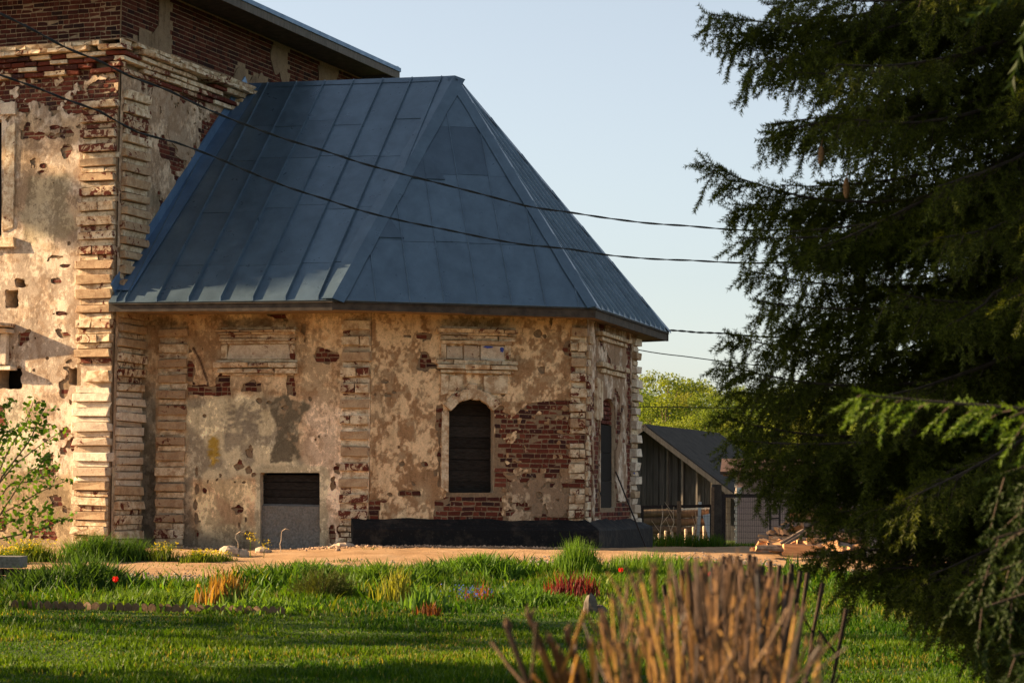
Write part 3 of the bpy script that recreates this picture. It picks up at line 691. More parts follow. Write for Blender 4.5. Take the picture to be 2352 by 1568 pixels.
# ------------------------------------------------------------------ quoins
def quoins(fc, parent, s0, s1, z0, z1, per, d0, d1, mats, skip=(), tall=0.60, jit=0.012, white=None, red=None):
    z = z1; i = 0
    G().fbox(fc, s0 + 0.01, s1 - 0.01, z0, z1, -0.1, d0 - 0.035).build('pilaster', MAT['mortar'], parent)
    while z > z0 + 0.05:
        for h, dd, inset in ((per * tall, d1, 0.0), (per * (1 - tall), d0, 0.018)):
            zc = z - h / 2; z -= h
            if zc < z0: break
            u, v = proj(fc.w((s0 + s1) / 2, zc))
            if any(a < v < b for a, b in skip): continue
            k = rnd.choice(mats)
            if k == 'quoin' and dd == d1 and rnd.random() < .85: k = 'quoin_tan'
            if white and white[0] < v < white[1]: k = 'quoin_white'
            if red and any(a < v < b for a, b in red): k = 'quoin_red'
            a0 = s0 + inset + rnd.random() * jit; a1 = s1 - inset * 0.5 - rnd.random() * jit * 2
            parts = [(a0, a1)]
            if k == 'quoin_red' and rnd.random() < 0.6:
                c = a0 + (a1 - a0) * rnd.uniform(.3, .7); parts = [(a0, c - 0.005), (c + 0.005, a1)]
            for p0, p1 in parts:
                ddd = dd + rnd.uniform(-jit * 1.6, jit)
                place('quoin_block', rnd.choice(BLK[k]), parent, fc.M((p0 + p1) / 2, zc, ddd / 2 - 0.03, p1 - p0, ddd + 0.06, h - 0.008 - rnd.random() * 0.008, rnd.uniform(-.016, .016)))
        i += 1
sN0 = fN.hit(181, 700)[0]
zq = fN.hit(220, 232)[1]
quoins(fN, wallN, sN0, LN + 0.0, 0.3, zq, 0.252, 0.05, 0.115, ['quoin', 'quoin', 'quoin_red'], skip=((845, 884),), white=(895, 1110), red=((225, 345), (1190, 1260), (560, 600)))
place('quoin_block', BLK['quoin_red'][0], wallN, fN.M(LN - 0.24, fN.hit(230, 865)[1], 0.04, 0.46, 0.15, 0.22))
quoins(fE, wallE, 0.10, 0.98, 0.3, fE.hit(310, 215)[1], 0.252, 0.05, 0.115, ['quoin', 'quoin'], white=(895, 1110), red=((200, 330), (790, 890), (1130, 1260)))
sA0, sA1 = fA.hit(362, 1000)[0], fA.hit(430, 1000)[0]
quoins(fA, wallA, sA0, sA1, 0.3, fA.hit(395, 754)[1], 0.268, 0.035, 0.085, ['quoin'], red=((885, 905), (1200, 1270)))
sA2 = fA.hit(783, 1000)[0]
quoins(fA, wallA, sA2, LA, 0.88, fA.hit(815, 736)[1], 0.268, 0.035, 0.085, ['quoin', 'quoin', 'quoin_red'], red=((865, 885), (1110, 1200)))
sB1 = fB.hit(1306, 1000)[0]
quoins(fB, wallB, sB1, LB, 0.92, fB.hit(1320, 752)[1], 0.262, 0.03, 0.075, ['quoin', 'quoin_red', 'quoin_red'], skip=((990, 1010), (1100, 1125)))
quoins(fC, wallC, 0.0, 0.30, 0.92, fC.hit(1350, 770)[1], 0.262, 0.02, 0.05, ['quoin', 'quoin_red'])
quoins(fC, wallC, LC - 0.42, LC + 0.09, 0.92, fC.hit(1450, 775)[1], 0.262, 0.05, 0.115, ['quoin', 'quoin_white', 'quoin_white'])
# rough brick foot of the corner below the quoins
for r in range(5):
    for q in range(3):
        if rnd.random() < .92:
            place('brick', rnd.choice(BLK['quoin']), wallA, fA.M(sA2 + 0.08 + q * 0.165 + (r % 2) * 0.05, 0.49 + r * 0.088, 0.03, 0.15, 0.1, 0.074))

# ------------------------------------------------------------------ cornice of the nave
def courses(fc, parent, name, rows, step, mats, gap=0.008, miss=0.0, dj=0.01):
    for s0, s1, z0, z1, d in rows:
        s = s0
        while s < s1 - 0.02:
            w = min(step * rnd.uniform(0.7, 1.4), s1 - s)
            if rnd.random() >= miss:
                dd = d + rnd.uniform(-dj, dj); k = rnd.choice(mats)
                me = rnd.choice(BLK[k]) if k != 'brick' else rnd.choice(BRK)
                place(name, me, parent, fc.M(s + w / 2, (z0 + z1) / 2, dd / 2 - 0.02, w - gap, dd + 0.04, z1 - z0 - 0.006, rnd.uniform(-.006, .006)))
            s += w
sL = LN - 2.6
courses(fN, wallN, 'cornice_brick', [(sL, LN + .2, 9.06, 9.14, 0.26), (sL, LN + .24, 8.97, 9.055, 0.30)], 0.2, ['quoin', 'quoin_red', 'quoin'], miss=0.10)
courses(fN, wallN, 'cornice_brick', [(sL, LN + .14, 8.88, 8.96, 0.19), (sL, LN + .12, 8.79, 8.87, 0.16), (sL, LN + .1, 8.70, 8.785, 0.13), (sL, LN + .06, 8.61, 8.695, 0.10)], 0.34, ['quoin_red', 'brick', 'brick'], miss=0.06)
courses(fE, wallE, 'cornice_brick', [(-.3, 9.5, 9.06, 9.14, 0.26), (-.3, 9.5, 8.97, 9.055, 0.30)], 0.34, ['quoin', 'quoin_red', 'quoin'], miss=0.08)
courses(fE, wallE, 'cornice_brick', [(-.2, 9.0, 8.88, 8.96, 0.19), (-.16, 8.5, 8.79, 8.87, 0.15), (-.1, 8, 8.70, 8.785, 0.12), (-.05, 8, 8.61, 8.695, 0.08)], 0.6, ['quoin', 'quoin', 'quoin_red', 'brick'], miss=0.04)
for fc, w, a, b in ((fN, wallN, 0, sL), (fE, wallE, 9.5, LE)):
    G().fbox(fc, a, b, 8.6, 9.14, 0, 0.25).build('cornice', MAT['quoin'], w)
# ledge on top of the cornice
g = G(); g.fbox(fN, sL, LN + .2, 9.135, 9.16, -.05, .24); g.fbox(fE, -.2, 9.5, 9.135, 9.16, -.05, .24); g.build('cornice_top', MAT['mortar'], church)

# ------------------------------------------------------------------ window surrounds
def fr(fc, u0, u1, v0, v1, um=None):
    um = (u0 + u1) / 2; vm = (v0 + v1) / 2
    return fc.hit(u0, vm)[0], fc.hit(u1, vm)[0], fc.hit(um, v1)[1], fc.hit(um, v0)[1]
def mould(fc, parent, rows, step=0.42, mats=('quoin', 'quoin', 'quoin'), name='moulding_stone'):
    for u0, u1, v0, v1, d in rows:
        s0, s1, z0, z1 = fr(fc, u0, u1, v0, v1)
        courses(fc, parent, name, [(s0, s1, z0, z1, d)], step, list(mats), gap=0.006, dj=0.006)
mould(fA, wallA, [(510, 684, 751, 758, .06), (500, 686, 758, 763.5, .16), (503, 684, 763.5, 769, .135), (508, 682, 769, 778, .085), (508, 682, 778, 784, .11), (512, 678, 784, 790, .06)], 0.55)
mould(fA, wallA, [(510, 524, 790, 827, .06), (668, 680, 790, 827, .06)], 0.3, ('quoin', 'quoin_red'))
mould(fA, wallA, [(500, 686, 827, 832, .06), (498, 686, 833, 845, .15), (503, 683, 846, 858, .11), (512, 676, 858, 862, .06)], 0.5)
s0, s1, z0, z1 = fr(fA, 524, 668, 790, 827)
place('blind_panel', rnd.choice(BLK['quoin_white']), wallA, fA.M((s0 + s1) / 2, (z0 + z1) / 2, 0.0, s1 - s0 - .01, 0.07, z1 - z0))
mould(fB, wallB, [(1008, 1184, 750, 757, .05), (1004, 1186, 757, 766, .16), (1007, 1183, 766, 771, .13), (1009, 1180, 772, 783, .085), (1012, 1174, 783, 792, .11)], 0.5)
mould(fB, wallB, [(1012, 1024, 792, 827, .06), (1158, 1172, 792, 827, .06)], 0.3, ('quoin', 'quoin_red'))
mould(fB, wallB, [(1024, 1062, 794, 827, .045), (1063, 1100, 794, 827, .05), (1101, 1158, 794, 827, .045)], 0.6, ('quoin_white',), 'panel_stone')
mould(fB, wallB, [(1000, 1188, 828, 838, .10), (1004, 1184, 838.5, 849, .15), (1010, 1178, 850, 858, .09)], 0.36, ('quoin', 'quoin', 'quoin'))
mould(fB, wallB, [(1012, 1030, 862, 905, .05), (1145, 1165, 862, 905, .05)], 0.2, ('quoin', 'quoin_red'))
mould(fB, wallB, [(1013, 1030, 940, 1128, .045)], 0.3, ('quoin',), 'jamb_stone')
mould(fB, wallB, [(1030, 1062, 862, 900, .04), (1110, 1148, 862, 905, .04)], 0.4, ('quoin',), 'spandrel_stone')
uc, vc = 1083, 985.0
for i in range(11):
    a = math.radians(28 + i * 124 / 10.0); r = 70.0
    u, v = uc - math.cos(a) * 58, 952 - math.sin(a) * 46
    s, z = fB.hit(u, v); key = i == 5
    place('arch_stone', rnd.choice(BLK['quoin' if i % 4 else 'quoin_red']), wallB, fB.M(s, z + (0.05 if key else 0), 0.02, 0.125 if not key else 0.16, 0.13 + (0.03 if key else 0), 0.17 if not key else 0.24, (a - math.pi / 2) * -0.8))
# C window surround
mould(fC, wallC, [(1366, 1434, 770, 780, .14), (1370, 1430, 781, 790, .09), (1368, 1432, 838, 850, .13), (1372, 1428, 851, 862, .08), (1364, 1378, 870, 960, .06)], 0.5)

# ------------------------------------------------------------------ boards, doorway, window fillings
def boards(fc, parent, u0, u1, v0, v1, n, d, mat, name='board', thick=0.03):
    s0, s1, z0, z1 = fr(fc, u0, u1, v0, v1); h = (z1 - z0) / n
    for i in range(n):
        g = G(); t = rnd.uniform(-.008, .008)
        a, b = z0 + i * h + 0.004, z0 + (i + 1) * h - 0.004
        g.box8([fc.w(s0, a, d + t), fc.w(s1, a + t, d), fc.w(s1, a + t, d - thick), fc.w(s0, a, d - thick), fc.w(s0, b, d + t), fc.w(s1, b + t * .5, d), fc.w(s1, b + t * .5, d - thick), fc.w(s0, b, d - thick)])
        g.build(name, mat, parent)
doorA = G().fbox(fA, *fr(fA, 590, 742, 1075, 1300)[:2], 0.2, fA.hit(660, 1075)[1], -0.42, -0.36).build('doorway', MAT['black'], apse)
boards(fA, doorA, 595, 738, 1090, 1158, 4, -0.14, MAT['dark_wood'])
s0, s1, z0, z1 = fr(fA, 597, 736, 1157, 1300)
ns_, nz_ = 30, 30
S_, Z_ = np.meshgrid(np.linspace(s0, s1, ns_), np.linspace(0.2, z1, nz_)); D_ = -0.05 + 0.03 * (fbm(N2, S_ * 9, Z_ * 9, 3) - .5); D_[-1] -= .1
i_ = np.arange(ns_ * nz_).reshape(nz_, ns_); q_ = np.stack([i_[:-1, :-1], i_[:-1, 1:], i_[1:, 1:], i_[1:, :-1]], -1).reshape(-1, 4)
place('concrete_infill', fmesh('concrete_infill', fA.wv(S_, Z_, D_).reshape(-1, 3), quads=q_, mat=MAT['concrete']), doorA)
winB = G().fbox(fB, *fr(fB, 1022, 1142, 1000, 1010)[:2], fB.hit(1080, 1135)[1], fB.hit(1080, 900)[1], -0.42, -0.36).build('window', MAT['black'], apse)
boards(fB, winB, 1024, 1140, 902, 1131, 9, -0.30, MAT['dark_wood'])
winC = G().fbox(fC, *fr(fC, 1372, 1420, 1000, 1010)[:2], fC.hit(1395, 1175)[1], fC.hit(1395, 905)[1], -0.42, -0.36).build('window', MAT['black'], apse)
boards(fC, winC, 1374, 1418, 975, 1168, 3, -0.06, MAT['dark_wood'])
s0, s1, z0, z1 = fr(fC, 1374, 1418, 908, 974)
zz = z0
while zz < z1:
    ss = s0 - rnd.random() * .1
    while ss < s1:
        place('brick', rnd.choice(BRK), winC, fC.M(ss + .1, zz + .04, -0.10, .2, .08, .068)); ss += .215
    zz += CH
# brick foot under the arched window
courses(fB, wallB, 'sill_brick', [(*fr(fB, 1028, 1136, 1133, 1192)[:2], fB.hit(1080, 1192)[1] + i * .088, fB.hit(1080, 1192)[1] + (i + 1) * .088, -0.02 - 0.012 * i) for i in range(5)], 0.24, ['quoin', 'quoin_red', 'quoin'], gap=0.012)
# north window, sill and hood at the picture's left edge
winN = G().fbox(fN, *fr(fN, -150, 12, 400, 420)[:2], fN.hit(0, 555)[1], fN.hit(0, 268)[1], -0.40, -0.36).build('window', MAT['black'], church)
mould(fN, wallN, [(12, 36, 275, 545, .05), (-140, 40, 548, 572, .10), (-140, 40, 240, 270, .06)], 1.2, ('quoin', 'quoin_white'), 'window_frame')
mould(fN, wallN, [(-140, 36, 745, 756, .42)], 2.0, ('quoin_red',), 'hood_stone')
mould(fN, wallN, [(-140, 34, 757, 768, .24), (-140, 22, 769, 840, .10), (-140, 40, 842, 852, .20)], 1.6, ('quoin_white',), 'lower_window_stone')
# dark backing behind the putlog holes
G().fbox(fN, LN - 3, LN - .3, 0.4, 9, -0.45, -0.40).build('hole_backing', MAT['black'], church)

# ------------------------------------------------------------------ black plinth of the apse
zp1 = fB.hit(1090, 1212)[1]; zp2 = fB.hit(1090, 1193)[1]
pd = 0.30
def plinth_ring(off): return [AB + BN * off - BD * 0.30, isec(AB + BN * off, BD, BC + UX * off, NI), CD + UX * off + NI * off, CD - UX * 0.5 + NI * off]
r1 = plinth_ring(pd); r2 = plinth_ring(pd - 0.02); r3 = plinth_ring(0.015)
n_ = 60
def resample(r):
    out = []
    for a, b in zip(r[:-1], r[1:]):
        m = max(int(np.linalg.norm(b - a) / .07), 2)
        out += [a + (b - a) * i / m for i in range(m)]
    return np.array(out + [r[-1]])
q1 = resample(r1); m_ = len(q1)
def closest(r, k=m_):
    r = np.array(r); out = []
    for a, b, m in [(a, b, max(int(np.linalg.norm(p1 - p0) / .07), 2)) for (a, b), (p0, p1) in zip(zip(r[:-1], r[1:]), zip(r1[:-1], r1[1:]))]:
        out += [a + (b - a) * i / m for i in range(m)]
    return np.array(out + [r[-1]])
q2, q3 = closest(r2), closest(r3); tt = np.arange(m_) * .07
w1 = 0.03 * (fbm(N1, tt * 3, tt * 0, 3) - .5); w3 = 0.09 * (fbm(N2, tt * 2.2, tt * 0 + 3, 4) - .45)
rows = [np.c_[q1, np.full(m_, 0.15)], np.c_[q1, zp1 - .03 + w1 * 0], np.c_[q2, zp1 + w1], np.c_[q3, zp2 + w3], np.c_[q3, zp2 + w3 - .2]]
V_ = np.vstack(rows); i_ = np.arange(5 * m_).reshape(5, m_); q_ = np.stack([i_[:-1, :-1], i_[:-1, 1:], i_[1:, 1:], i_[1:, :-1]], -1).reshape(-1, 4)
plinth = place('plinth', fmesh('plinth', V_, quads=q_, polys=[[int(i_[k, 0]) for k in range(5)], [int(i_[k, -1]) for k in range(5)]], mat=MAT['tar']), apse)

# ------------------------------------------------------------------ roof of the apse
def v3(p, z): return np.array([p[0], p[1], z])
def clip(poly, reg):
    """clip a 2D polygon by a convex counter-clockwise region"""
    out = [np.array(p, float) for p in poly]
    for a, b in zip(reg, reg[1:] + reg[:1]):
        a = np.array(a); b = np.array(b); e = b - a; res = []
        if not out: return []
        for p, q in zip(out, out[1:] + out[:1]):
            dp = e[0] * (p[1] - a[1]) - e[1] * (p[0] - a[0]); dq = e[0] * (q[1] - a[1]) - e[1] * (q[0] - a[0])
            if dp >= 0: res.append(p)
            if (dp >= 0) != (dq >= 0): res.append(p + (q - p) * dp / (dp - dq))
        out = res
    return out
class RP:
    def __init__(s, a, b, c, extra=None):
        s.o = a; s.ex = npn(b - a); n = npn(np.cross(b - a, c - a)); s.n = n if n[2] > 0 else -n; s.ey = np.cross(s.n, s.ex)
        s.reg = [tuple(s.to2(p)) for p in ([a, b, c] + ([extra] if extra is not None else []))]
    def to2(s, p): q = np.asarray(p) - s.o; return q @ s.ex, q @ s.ey
    def w(s, x, y, h): return s.o + s.ex * x + s.ey * y + s.n * h
    def sheet(s, x0, x1, y0, y1, h, mat, parent, name='metal_sheet'):
        pl = clip([(x0, y0), (x1, y0), (x1, y1), (x0, y1)], s.reg)
        if len(pl) < 3: return
        A = sum(pl[i][0] * pl[(i + 1) % len(pl)][1] - pl[(i + 1) % len(pl)][0] * pl[i][1] for i in range(len(pl))) / 2
        if abs(A) < 0.004: return
        tx, ty = rnd.uniform(-.005, .005), rnd.uniform(-.004, .004); cx, cy = (x0 + x1) / 2, (y0 + y1) / 2
        top = [s.w(p[0], p[1], h + tx * (p[0] - cx) + ty * (p[1] - cy)) for p in pl]; bot = [s.w(p[0], p[1], h - 0.02) for p in pl]; n = len(pl)
        return place(name, fmesh(name, top + bot, polys=[list(range(n))] + [[i, i + n, (i + 1) % n + n, (i + 1) % n] for i in range(n)], mat=mat), parent)
    def rib(s, x, parent, h0=0.0, hh=0.034, w=0.018, mat=None, y0=0.0, name='standing_seam'):
        pl = clip([(x - .001, -5), (x + .001, -5), (x + .001, 50), (x - .001, 50)], s.reg)
        if len(pl) < 3: return
        ys = [p[1] for p in pl]; a, b = min(ys) + y0, max(ys)
        if b - a < 0.1: return
        c = [s.w(x - w / 2, a, h0), s.w(x + w / 2, a, h0), s.w(x + w / 2, b, h0), s.w(x - w / 2, b, h0), s.w(x - w / 4, a + .06, h0 + hh), s.w(x + w / 4, a + .06, h0 + hh), s.w(x + w / 4, b, h0 + hh), s.w(x - w / 4, b, h0 + hh)]
        return G().box8(c).build(name, mat or MAT['roof'], parent)
e0, e1, e2, e3, e4, e5 = [v3(p, ZE) for p in (E0, E1, E2, E3, E4, E5)]; rl = v3(RL, ZR)
dn = lambda p: p - np.array([0, 0, 0.035])
g = G(); ps = [dn(p) for p in (e0, e1, e2, e3, e4, e5, AP, rl)]
g.add(ps, [[0, 1, 6, 7], [1, 2, 6], [2, 3, 6], [3, 4, 6], [4, 5, 7, 6]])
roof = g.build('roof', MAT['fascia'], apse)
# plane A
RA = RP(e0, e1, AP, rl); LAe = np.linalg.norm(e1 - e0); HA = RA.to2(AP)[1]
xs = [-0.05]; x = 0.30
while x < 6.0: xs.append(x); x += 0.578
xs.append(6.2)
for i, (a, b) in enumerate(zip(xs[:-1], xs[1:])):
    ys = [-0.03, 1.02 + rnd.uniform(-.05, .05) if i % 1 == 0 else .9, 2.6 + rnd.uniform(-.15, .15), 4.2 + rnd.uniform(-.1, .1), 5.35 + rnd.uniform(-.1, .1), 8]
    for j, (c, d) in enumerate(zip(ys[:-1], ys[1:])):
        RA.sheet(a + .004, b - .004, c, d - 0.004, 0.0 + 0.004 * j, MAT['roof'], roof)
    if 0 < i: RA.rib(a, roof, 0.002, 0.05, 0.03)
RA.rib(0.14, roof, 0.002)
# plane B
RB = RP(e1, e2, AP); LBe = np.linalg.norm(e2 - e1)
xb = [-.1, .16]; x = 0.16
while x < LBe: x += 0.575; xb.append(x)
for i, (a, b) in enumerate(zip(xb[:-1], xb[1:])):
    ys = [-0.03, 1.55 + rnd.uniform(-.02, .02), 3.25 + rnd.uniform(-.25, .25), 4.75, 8]
    for j, (c, d) in enumerate(zip(ys[:-1], ys[1:])):
        dark = (i == 2 and j == 1 and False) or (i in (4, 5) and j == 2) or (i == len(xb) - 3 and j == 0 and False)
        RB.sheet(a + .003, b - .003, c, d - .004, 0.004 * j, MAT['roof_dark'] if dark else MAT['roof'], roof)
    if i: RB.rib(a, roof, 0.0, 0.022, 0.024)
for (u, v, wv) in ((890, 527, 0.35), (975, 388, 0.45)):   # triangular bare patches by the hip
    r_ = ray(u, v); t_ = ((RB.o - EYE) @ RB.n) / (r_ @ RB.n); c2 = RB.to2(EYE + r_ * t_)
    pp = [RB.w(c2[0] - wv * .6, c2[1] - wv * .65, .022), RB.w(c2[0] + wv * .75, c2[1] - wv * .65, .022), RB.w(c2[0] + wv * .1, c2[1] + wv, .022)]
    place('patch_sheet', fmesh('patch_sheet', pp + [p - RB.n * .02 for p in pp], polys=[[0, 1, 2], [0, 3, 4, 1], [1, 4, 5, 2], [2, 5, 3, 0]], mat=MAT['roof_dark']), roof)
# plane C
RC = RP(e2, e3, AP); LCe = np.linalg.norm(e3 - e2); nC = 14
for i in range(nC):
    a, b = LCe * i / nC, LCe * (i + 1) / nC
    for j, (c, d) in enumerate(((-.03, 2.2), (2.2, 4.3), (4.3, 9))):
        RC.sheet(a + .003, b - .003, c, d - .004, .004 * j, MAT['roof'], roof)
    if i: RC.rib(a, roof, 0.0, 0.045, 0.035)
for a, b, c, d in ((e3, e4, AP, None), (e4, e5, rl, AP)):
    R_ = RP(a, b, c, d); L_ = np.linalg.norm(b - a); n_ = int(L_ / .58)
    for i in range(n_): R_.sheet(L_ * i / n_, L_ * (i + 1) / n_ - .004, -.03, 9, 0, MAT['roof'], roof)
# hip and ridge caps
def cap(p, q, n1, n2, w, name='hip_cap', mat='roof'):
    d = npn(q - p); a1 = npn(np.cross(n1, d)); a2 = npn(np.cross(d, n2))
    m = 24; V = []
    for i in range(m + 1):
        c = p + (q - p) * i / m; j1 = w * (1 + .08 * (rnd.random() - .5)); j2 = w * (1 + .08 * (rnd.random() - .5))
        V += [c + a1 * j1 + n1 * .012, c + (n1 + n2) * .016, c + a2 * j2 + n2 * .012]
    Q = []
    for i in range(m):
        k = 3 * i; Q += [(k, k + 3, k + 4, k + 1), (k + 1, k + 4, k + 5, k + 2)]
    return place(name, fmesh(name, V, quads=np.array(Q), mat=MAT[mat]), roof)
up = lambda a: a
def side(n, d, inside):  # direction in a plane away from the hip
    return n
def hipcap(p, q, Ra, Rb, w, name='hip_cap'):
    d = npn(q - p); V = []; m = 24
    a1 = npn(np.cross(Ra.n, d)); a2 = npn(np.cross(Rb.n, d))
    ca = sum([np.array(Ra.w(*r, 0)) for r in Ra.reg]) / len(Ra.reg); cb = sum([np.array(Rb.w(*r, 0)) for r in Rb.reg]) / len(Rb.reg)
    if a1 @ (ca - p) < 0: a1 = -a1
    if a2 @ (cb - p) < 0: a2 = -a2
    for i in range(m + 1):
        c = p + (q - p) * i / m; j1 = w * (1 + .10 * (rnd.random() - .5)); j2 = w * (1 + .10 * (rnd.random() - .5))
        V += [c + a1 * j1 + Ra.n * .026, c + (Ra.n + Rb.n) * .022, c + a2 * j2 + Rb.n * .026]
    Q = []
    for i in range(m): k = 3 * i; Q += [(k, k + 3, k + 4, k + 1), (k + 1, k + 4, k + 5, k + 2)]
    return place(name, fmesh(name, V, quads=np.array(Q), mat=MAT['roof']), roof)
hipcap(e1, AP, RA, RB, 0.20); hipcap(e2, AP, RB, RC, 0.17)
hipcap(e3, AP, RC, RP(e3, e4, AP), 0.14)
hipcap(rl, AP, RA, RP(e4, e5, rl, AP), 0.14, 'ridge_cap')
# flashing against the nave wall
nE3 = fE.n; d_ = npn(rl - e0); upw = npn(np.cross(d_, nE3)); upw = upw if upw[2] > 0 else -upw
g = G(); a_, b_ = e0 + d_ * .25, rl
g.box8([a_ + nE3 * .005 - upw * .02, b_ + nE3 * .005 - upw * .02, b_ + nE3 * .03 - upw * .02, a_ + nE3 * .03 - upw * .02, a_ + nE3 * .005 + upw * .2, b_ + nE3 * .005 + upw * .2, b_ + nE3 * .03 + upw * .19, a_ + nE3 * .03 + upw * .19])
g.build('wall_flashing', MAT['flash'], roof)
g = G(); g.bar(e0 + d_ * .3 + RA.ex * .16 + RA.n * .03, rl + RA.ex * .16 + RA.n * .03, 0.30, 0.012, up=RA.n); g.build('wall_flashing', MAT['flash'], roof)
# eaves boards and soffit
ring = [e0, e1, e2, e3, e4, e5]; wallr = [A0, AB, BC, CD, AB2, A02]
for i in range(5):
    a, b = ring[i], ring[i + 1]; d = npn(b - a); inn = np.cross(np.array([0, 0, 1.0]), d) * 0.03
    m = 8
    for k in range(2):
        c0 = a + (b - a) * k / 2; c1 = a + (b - a) * (k + 1) / 2
        z0 = -0.165 + rnd.uniform(-.01, .01)
        g = G(); g.box8([c0 + inn + (0, 0, z0), c1 + inn + (0, 0, z0), c1 + inn * 2 + (0, 0, z0), c0 + inn * 2 + (0, 0, z0), c0 + inn + (0, 0, -.03), c1 + inn + (0, 0, -.03), c1 + inn * 2 + (0, 0, -.03), c0 + inn * 2 + (0, 0, -.03)])
        g.build('fascia_board', MAT['fascia'], roof)
    w0, w1_ = v3(wallr[i], ZE - .12), v3(wallr[i + 1], ZE - .12)
    lo = np.array([0, 0, -.14])
    place('soffit', fmesh('soffit', [a + inn * 2 + lo, b + inn * 2 + lo, w1_, w0], quads=np.array([[0, 1, 2, 3]]), mat=MAT['soffit']), roof)

# ------------------------------------------------------------------ roof of the nave
OV = 0.9; ZN = 10.22
nN = fN.n[:2]; nE = fE.n[:2]
c0 = isec(NC + nN * OV, ND, NC + nE * OV, ED); c1 = c0 + ED * (LE + .75); c3 = c0 - ND * (LN + 1.5); c2 = c3 + ED * (LE + .75)
nave_roof = G(); top = [v3(p, ZN + .2) for p in (c0, c1, c2, c3)]; cen = (c0 + c1 + c2 + c3) / 4
ra_, rb_ = v3(cen + ND * 2.5, 11.75), v3(cen - ND * 2.5, 11.75)
nave_roof.add(top + [ra_, rb_], [[0, 1, 4], [1, 2, 5, 4], [2, 3, 5], [3, 0, 4, 5]])
nroof = nave_roof.build('roof', MAT['roof'], church)
for p, q in ((c0, c1), (c3, c0), (c1, c2)):
    L_ = np.linalg.norm(q - p); k = max(int(L_ / 3), 1); d = npn(q - p); inn = np.array([-d[1], d[0]])
    for i in range(k):
        a = p + d * L_ * i / k; b = p + d * (L_ * (i + 1) / k - .006)
        G().box8([v3(a, ZN), v3(b, ZN), v3(b + inn * .03, ZN), v3(a + inn * .03, ZN), v3(a, ZN + .15), v3(b, ZN + .15), v3(b + inn * .03, ZN + .15), v3(a + inn * .03, ZN + .15)]).build('fascia_board', MAT['grey_wood'], nroof)
    G().box8([v3(p - inn * .03, ZN + .152), v3(q - inn * .03, ZN + .152), v3(q + inn * .1, ZN + .152), v3(p + inn * .1, ZN + .152), v3(p - inn * .03, ZN + .235), v3(q - inn * .03, ZN + .235), v3(q + inn * .1, ZN + .27), v3(p + inn * .1, ZN + .27)]).build('drip_edge', MAT['flash'], nroof)
place('soffit', fmesh('soffit', [v3(p, ZN + .1) for p in (c0, c1, c2, c3)], quads=np.array([[0, 1, 2, 3]]), mat=MAT['fascia']), nroof)
s_w = m_simple('white_board', (0.75, 0.74, 0.7), 0.7, 0.1)
_p = P(838, 186, 49.3); _q = P(892, 184, 49.0)
G().bar(_p, _q, .06, .07).build('eaves_return', s_w, nroof)
MAT['bluepaint'] = m_simple('old_blue_paint', (0.05, 0.07, 0.30), .9, .4, 20)
for fc, wl, u, v, w, h, d in ((fB, wallB, 1120, 797, .20, .05, .052), (fB, wallB, 1151, 803, .08, .12, .05), (fA, wallA, 415, 984, .09, .06, .045), (fA, wallA, 385, 985, .06, .04, .045), (fA, wallA, 400, 1043, .1, .04, .045), (fC, wallC, 1452, 1005, .12, .06, .07), (fC, wallC, 1450, 1048, .12, .05, .07), (fC, wallC, 1449, 1086, .1, .05, .07)):
    s_, z_ = fc.hit(u, v); V_ = [fc.w(s_ + w * .5 * math.cos(a) * rnd.uniform(.6, 1.1), z_ + h * .5 * math.sin(a) * rnd.uniform(.6, 1.1), d) for a in np.linspace(0, 6.283, 12)[:-1]]
    n_ = len(V_); place('paint_flake', fmesh('paint_flake', V_ + [p - fc.n * .06 for p in V_], polys=[list(range(n_))] + [[i, i + n_, (i + 1) % n_ + n_, (i + 1) % n_] for i in range(n_)], mat=MAT['bluepaint']), wl)
emit_bricks('church', church); emit_bricks('apse', apse)
# ------------------------------------------------------------------ ground sheets
def m_dirt():
    m, t, b = newmat('dry_sandy_dirt', 0.95, 0.1); k = NT(t)
    c = k.ramp(k.noise(1.6, 5, 0.65), [(0.3, (0.32, 0.185, 0.09)), (0.55, (0.45, 0.28, 0.15)), (0.75, (0.50, 0.335, 0.2))])
    c = k.mix(0.7, c, k.ramp(k.noise(45, 5, 0.75), [(0.3, (0.62, 0.6, 0.58)), (0.55, (1, 1, 1)), (0.72, (1.25, 1.25, 1.25))]), 'MULTIPLY')
    k.l(c, b.inputs['Base Color']); k.bump(b, k.noise(28, 6, 0.75), 0.9, 0.05); return m
def m_soil():
    m, t, b = newmat('lawn_soil', 0.95, 0.1); k = NT(t)
    c = k.ramp(k.noise(2.2, 5, 0.65), [(0.3, (0.035, 0.065, 0.012)), (0.55, (0.05, 0.085, 0.016)), (0.8, (0.09, 0.075, 0.03))])
    c = k.mix(0.7, c, k.ramp(k.noise(60, 4, 0.7), [(0.3, (0.5, 0.5, 0.5)), (0.7, (1.3, 1.3, 1.3))]), 'MULTIPLY')
    k.l(c, b.inputs['Base Color']); k.bump(b, k.noise(40, 5, 0.7), 0.8, 0.04); return m
MAT['dirt'] = m_dirt(); MAT['soil'] = m_soil()
gx = np.unique(np.concatenate([np.linspace(-900, -60, 15), np.linspace(-60, -12, 25), np.arange(-12, 14.01, 0.16), np.linspace(14, 60, 25), np.linspace(60, 900, 15)]))
gy = np.unique(np.concatenate([np.linspace(-60, 4, 12), np.linspace(4, 16, 14), np.arange(16, 48.01, 0.16), np.linspace(48, 90, 40), np.linspace(90, 1400, 25)]))
X, Y = np.meshgrid(gx, gy); Zm = zg(X, Y)
i_ = np.arange(X.size).reshape(X.shape); q_ = np.stack([i_[:-1, :-1], i_[:-1, 1:], i_[1:, 1:], i_[1:, :-1]], -1).reshape(-1, 4)
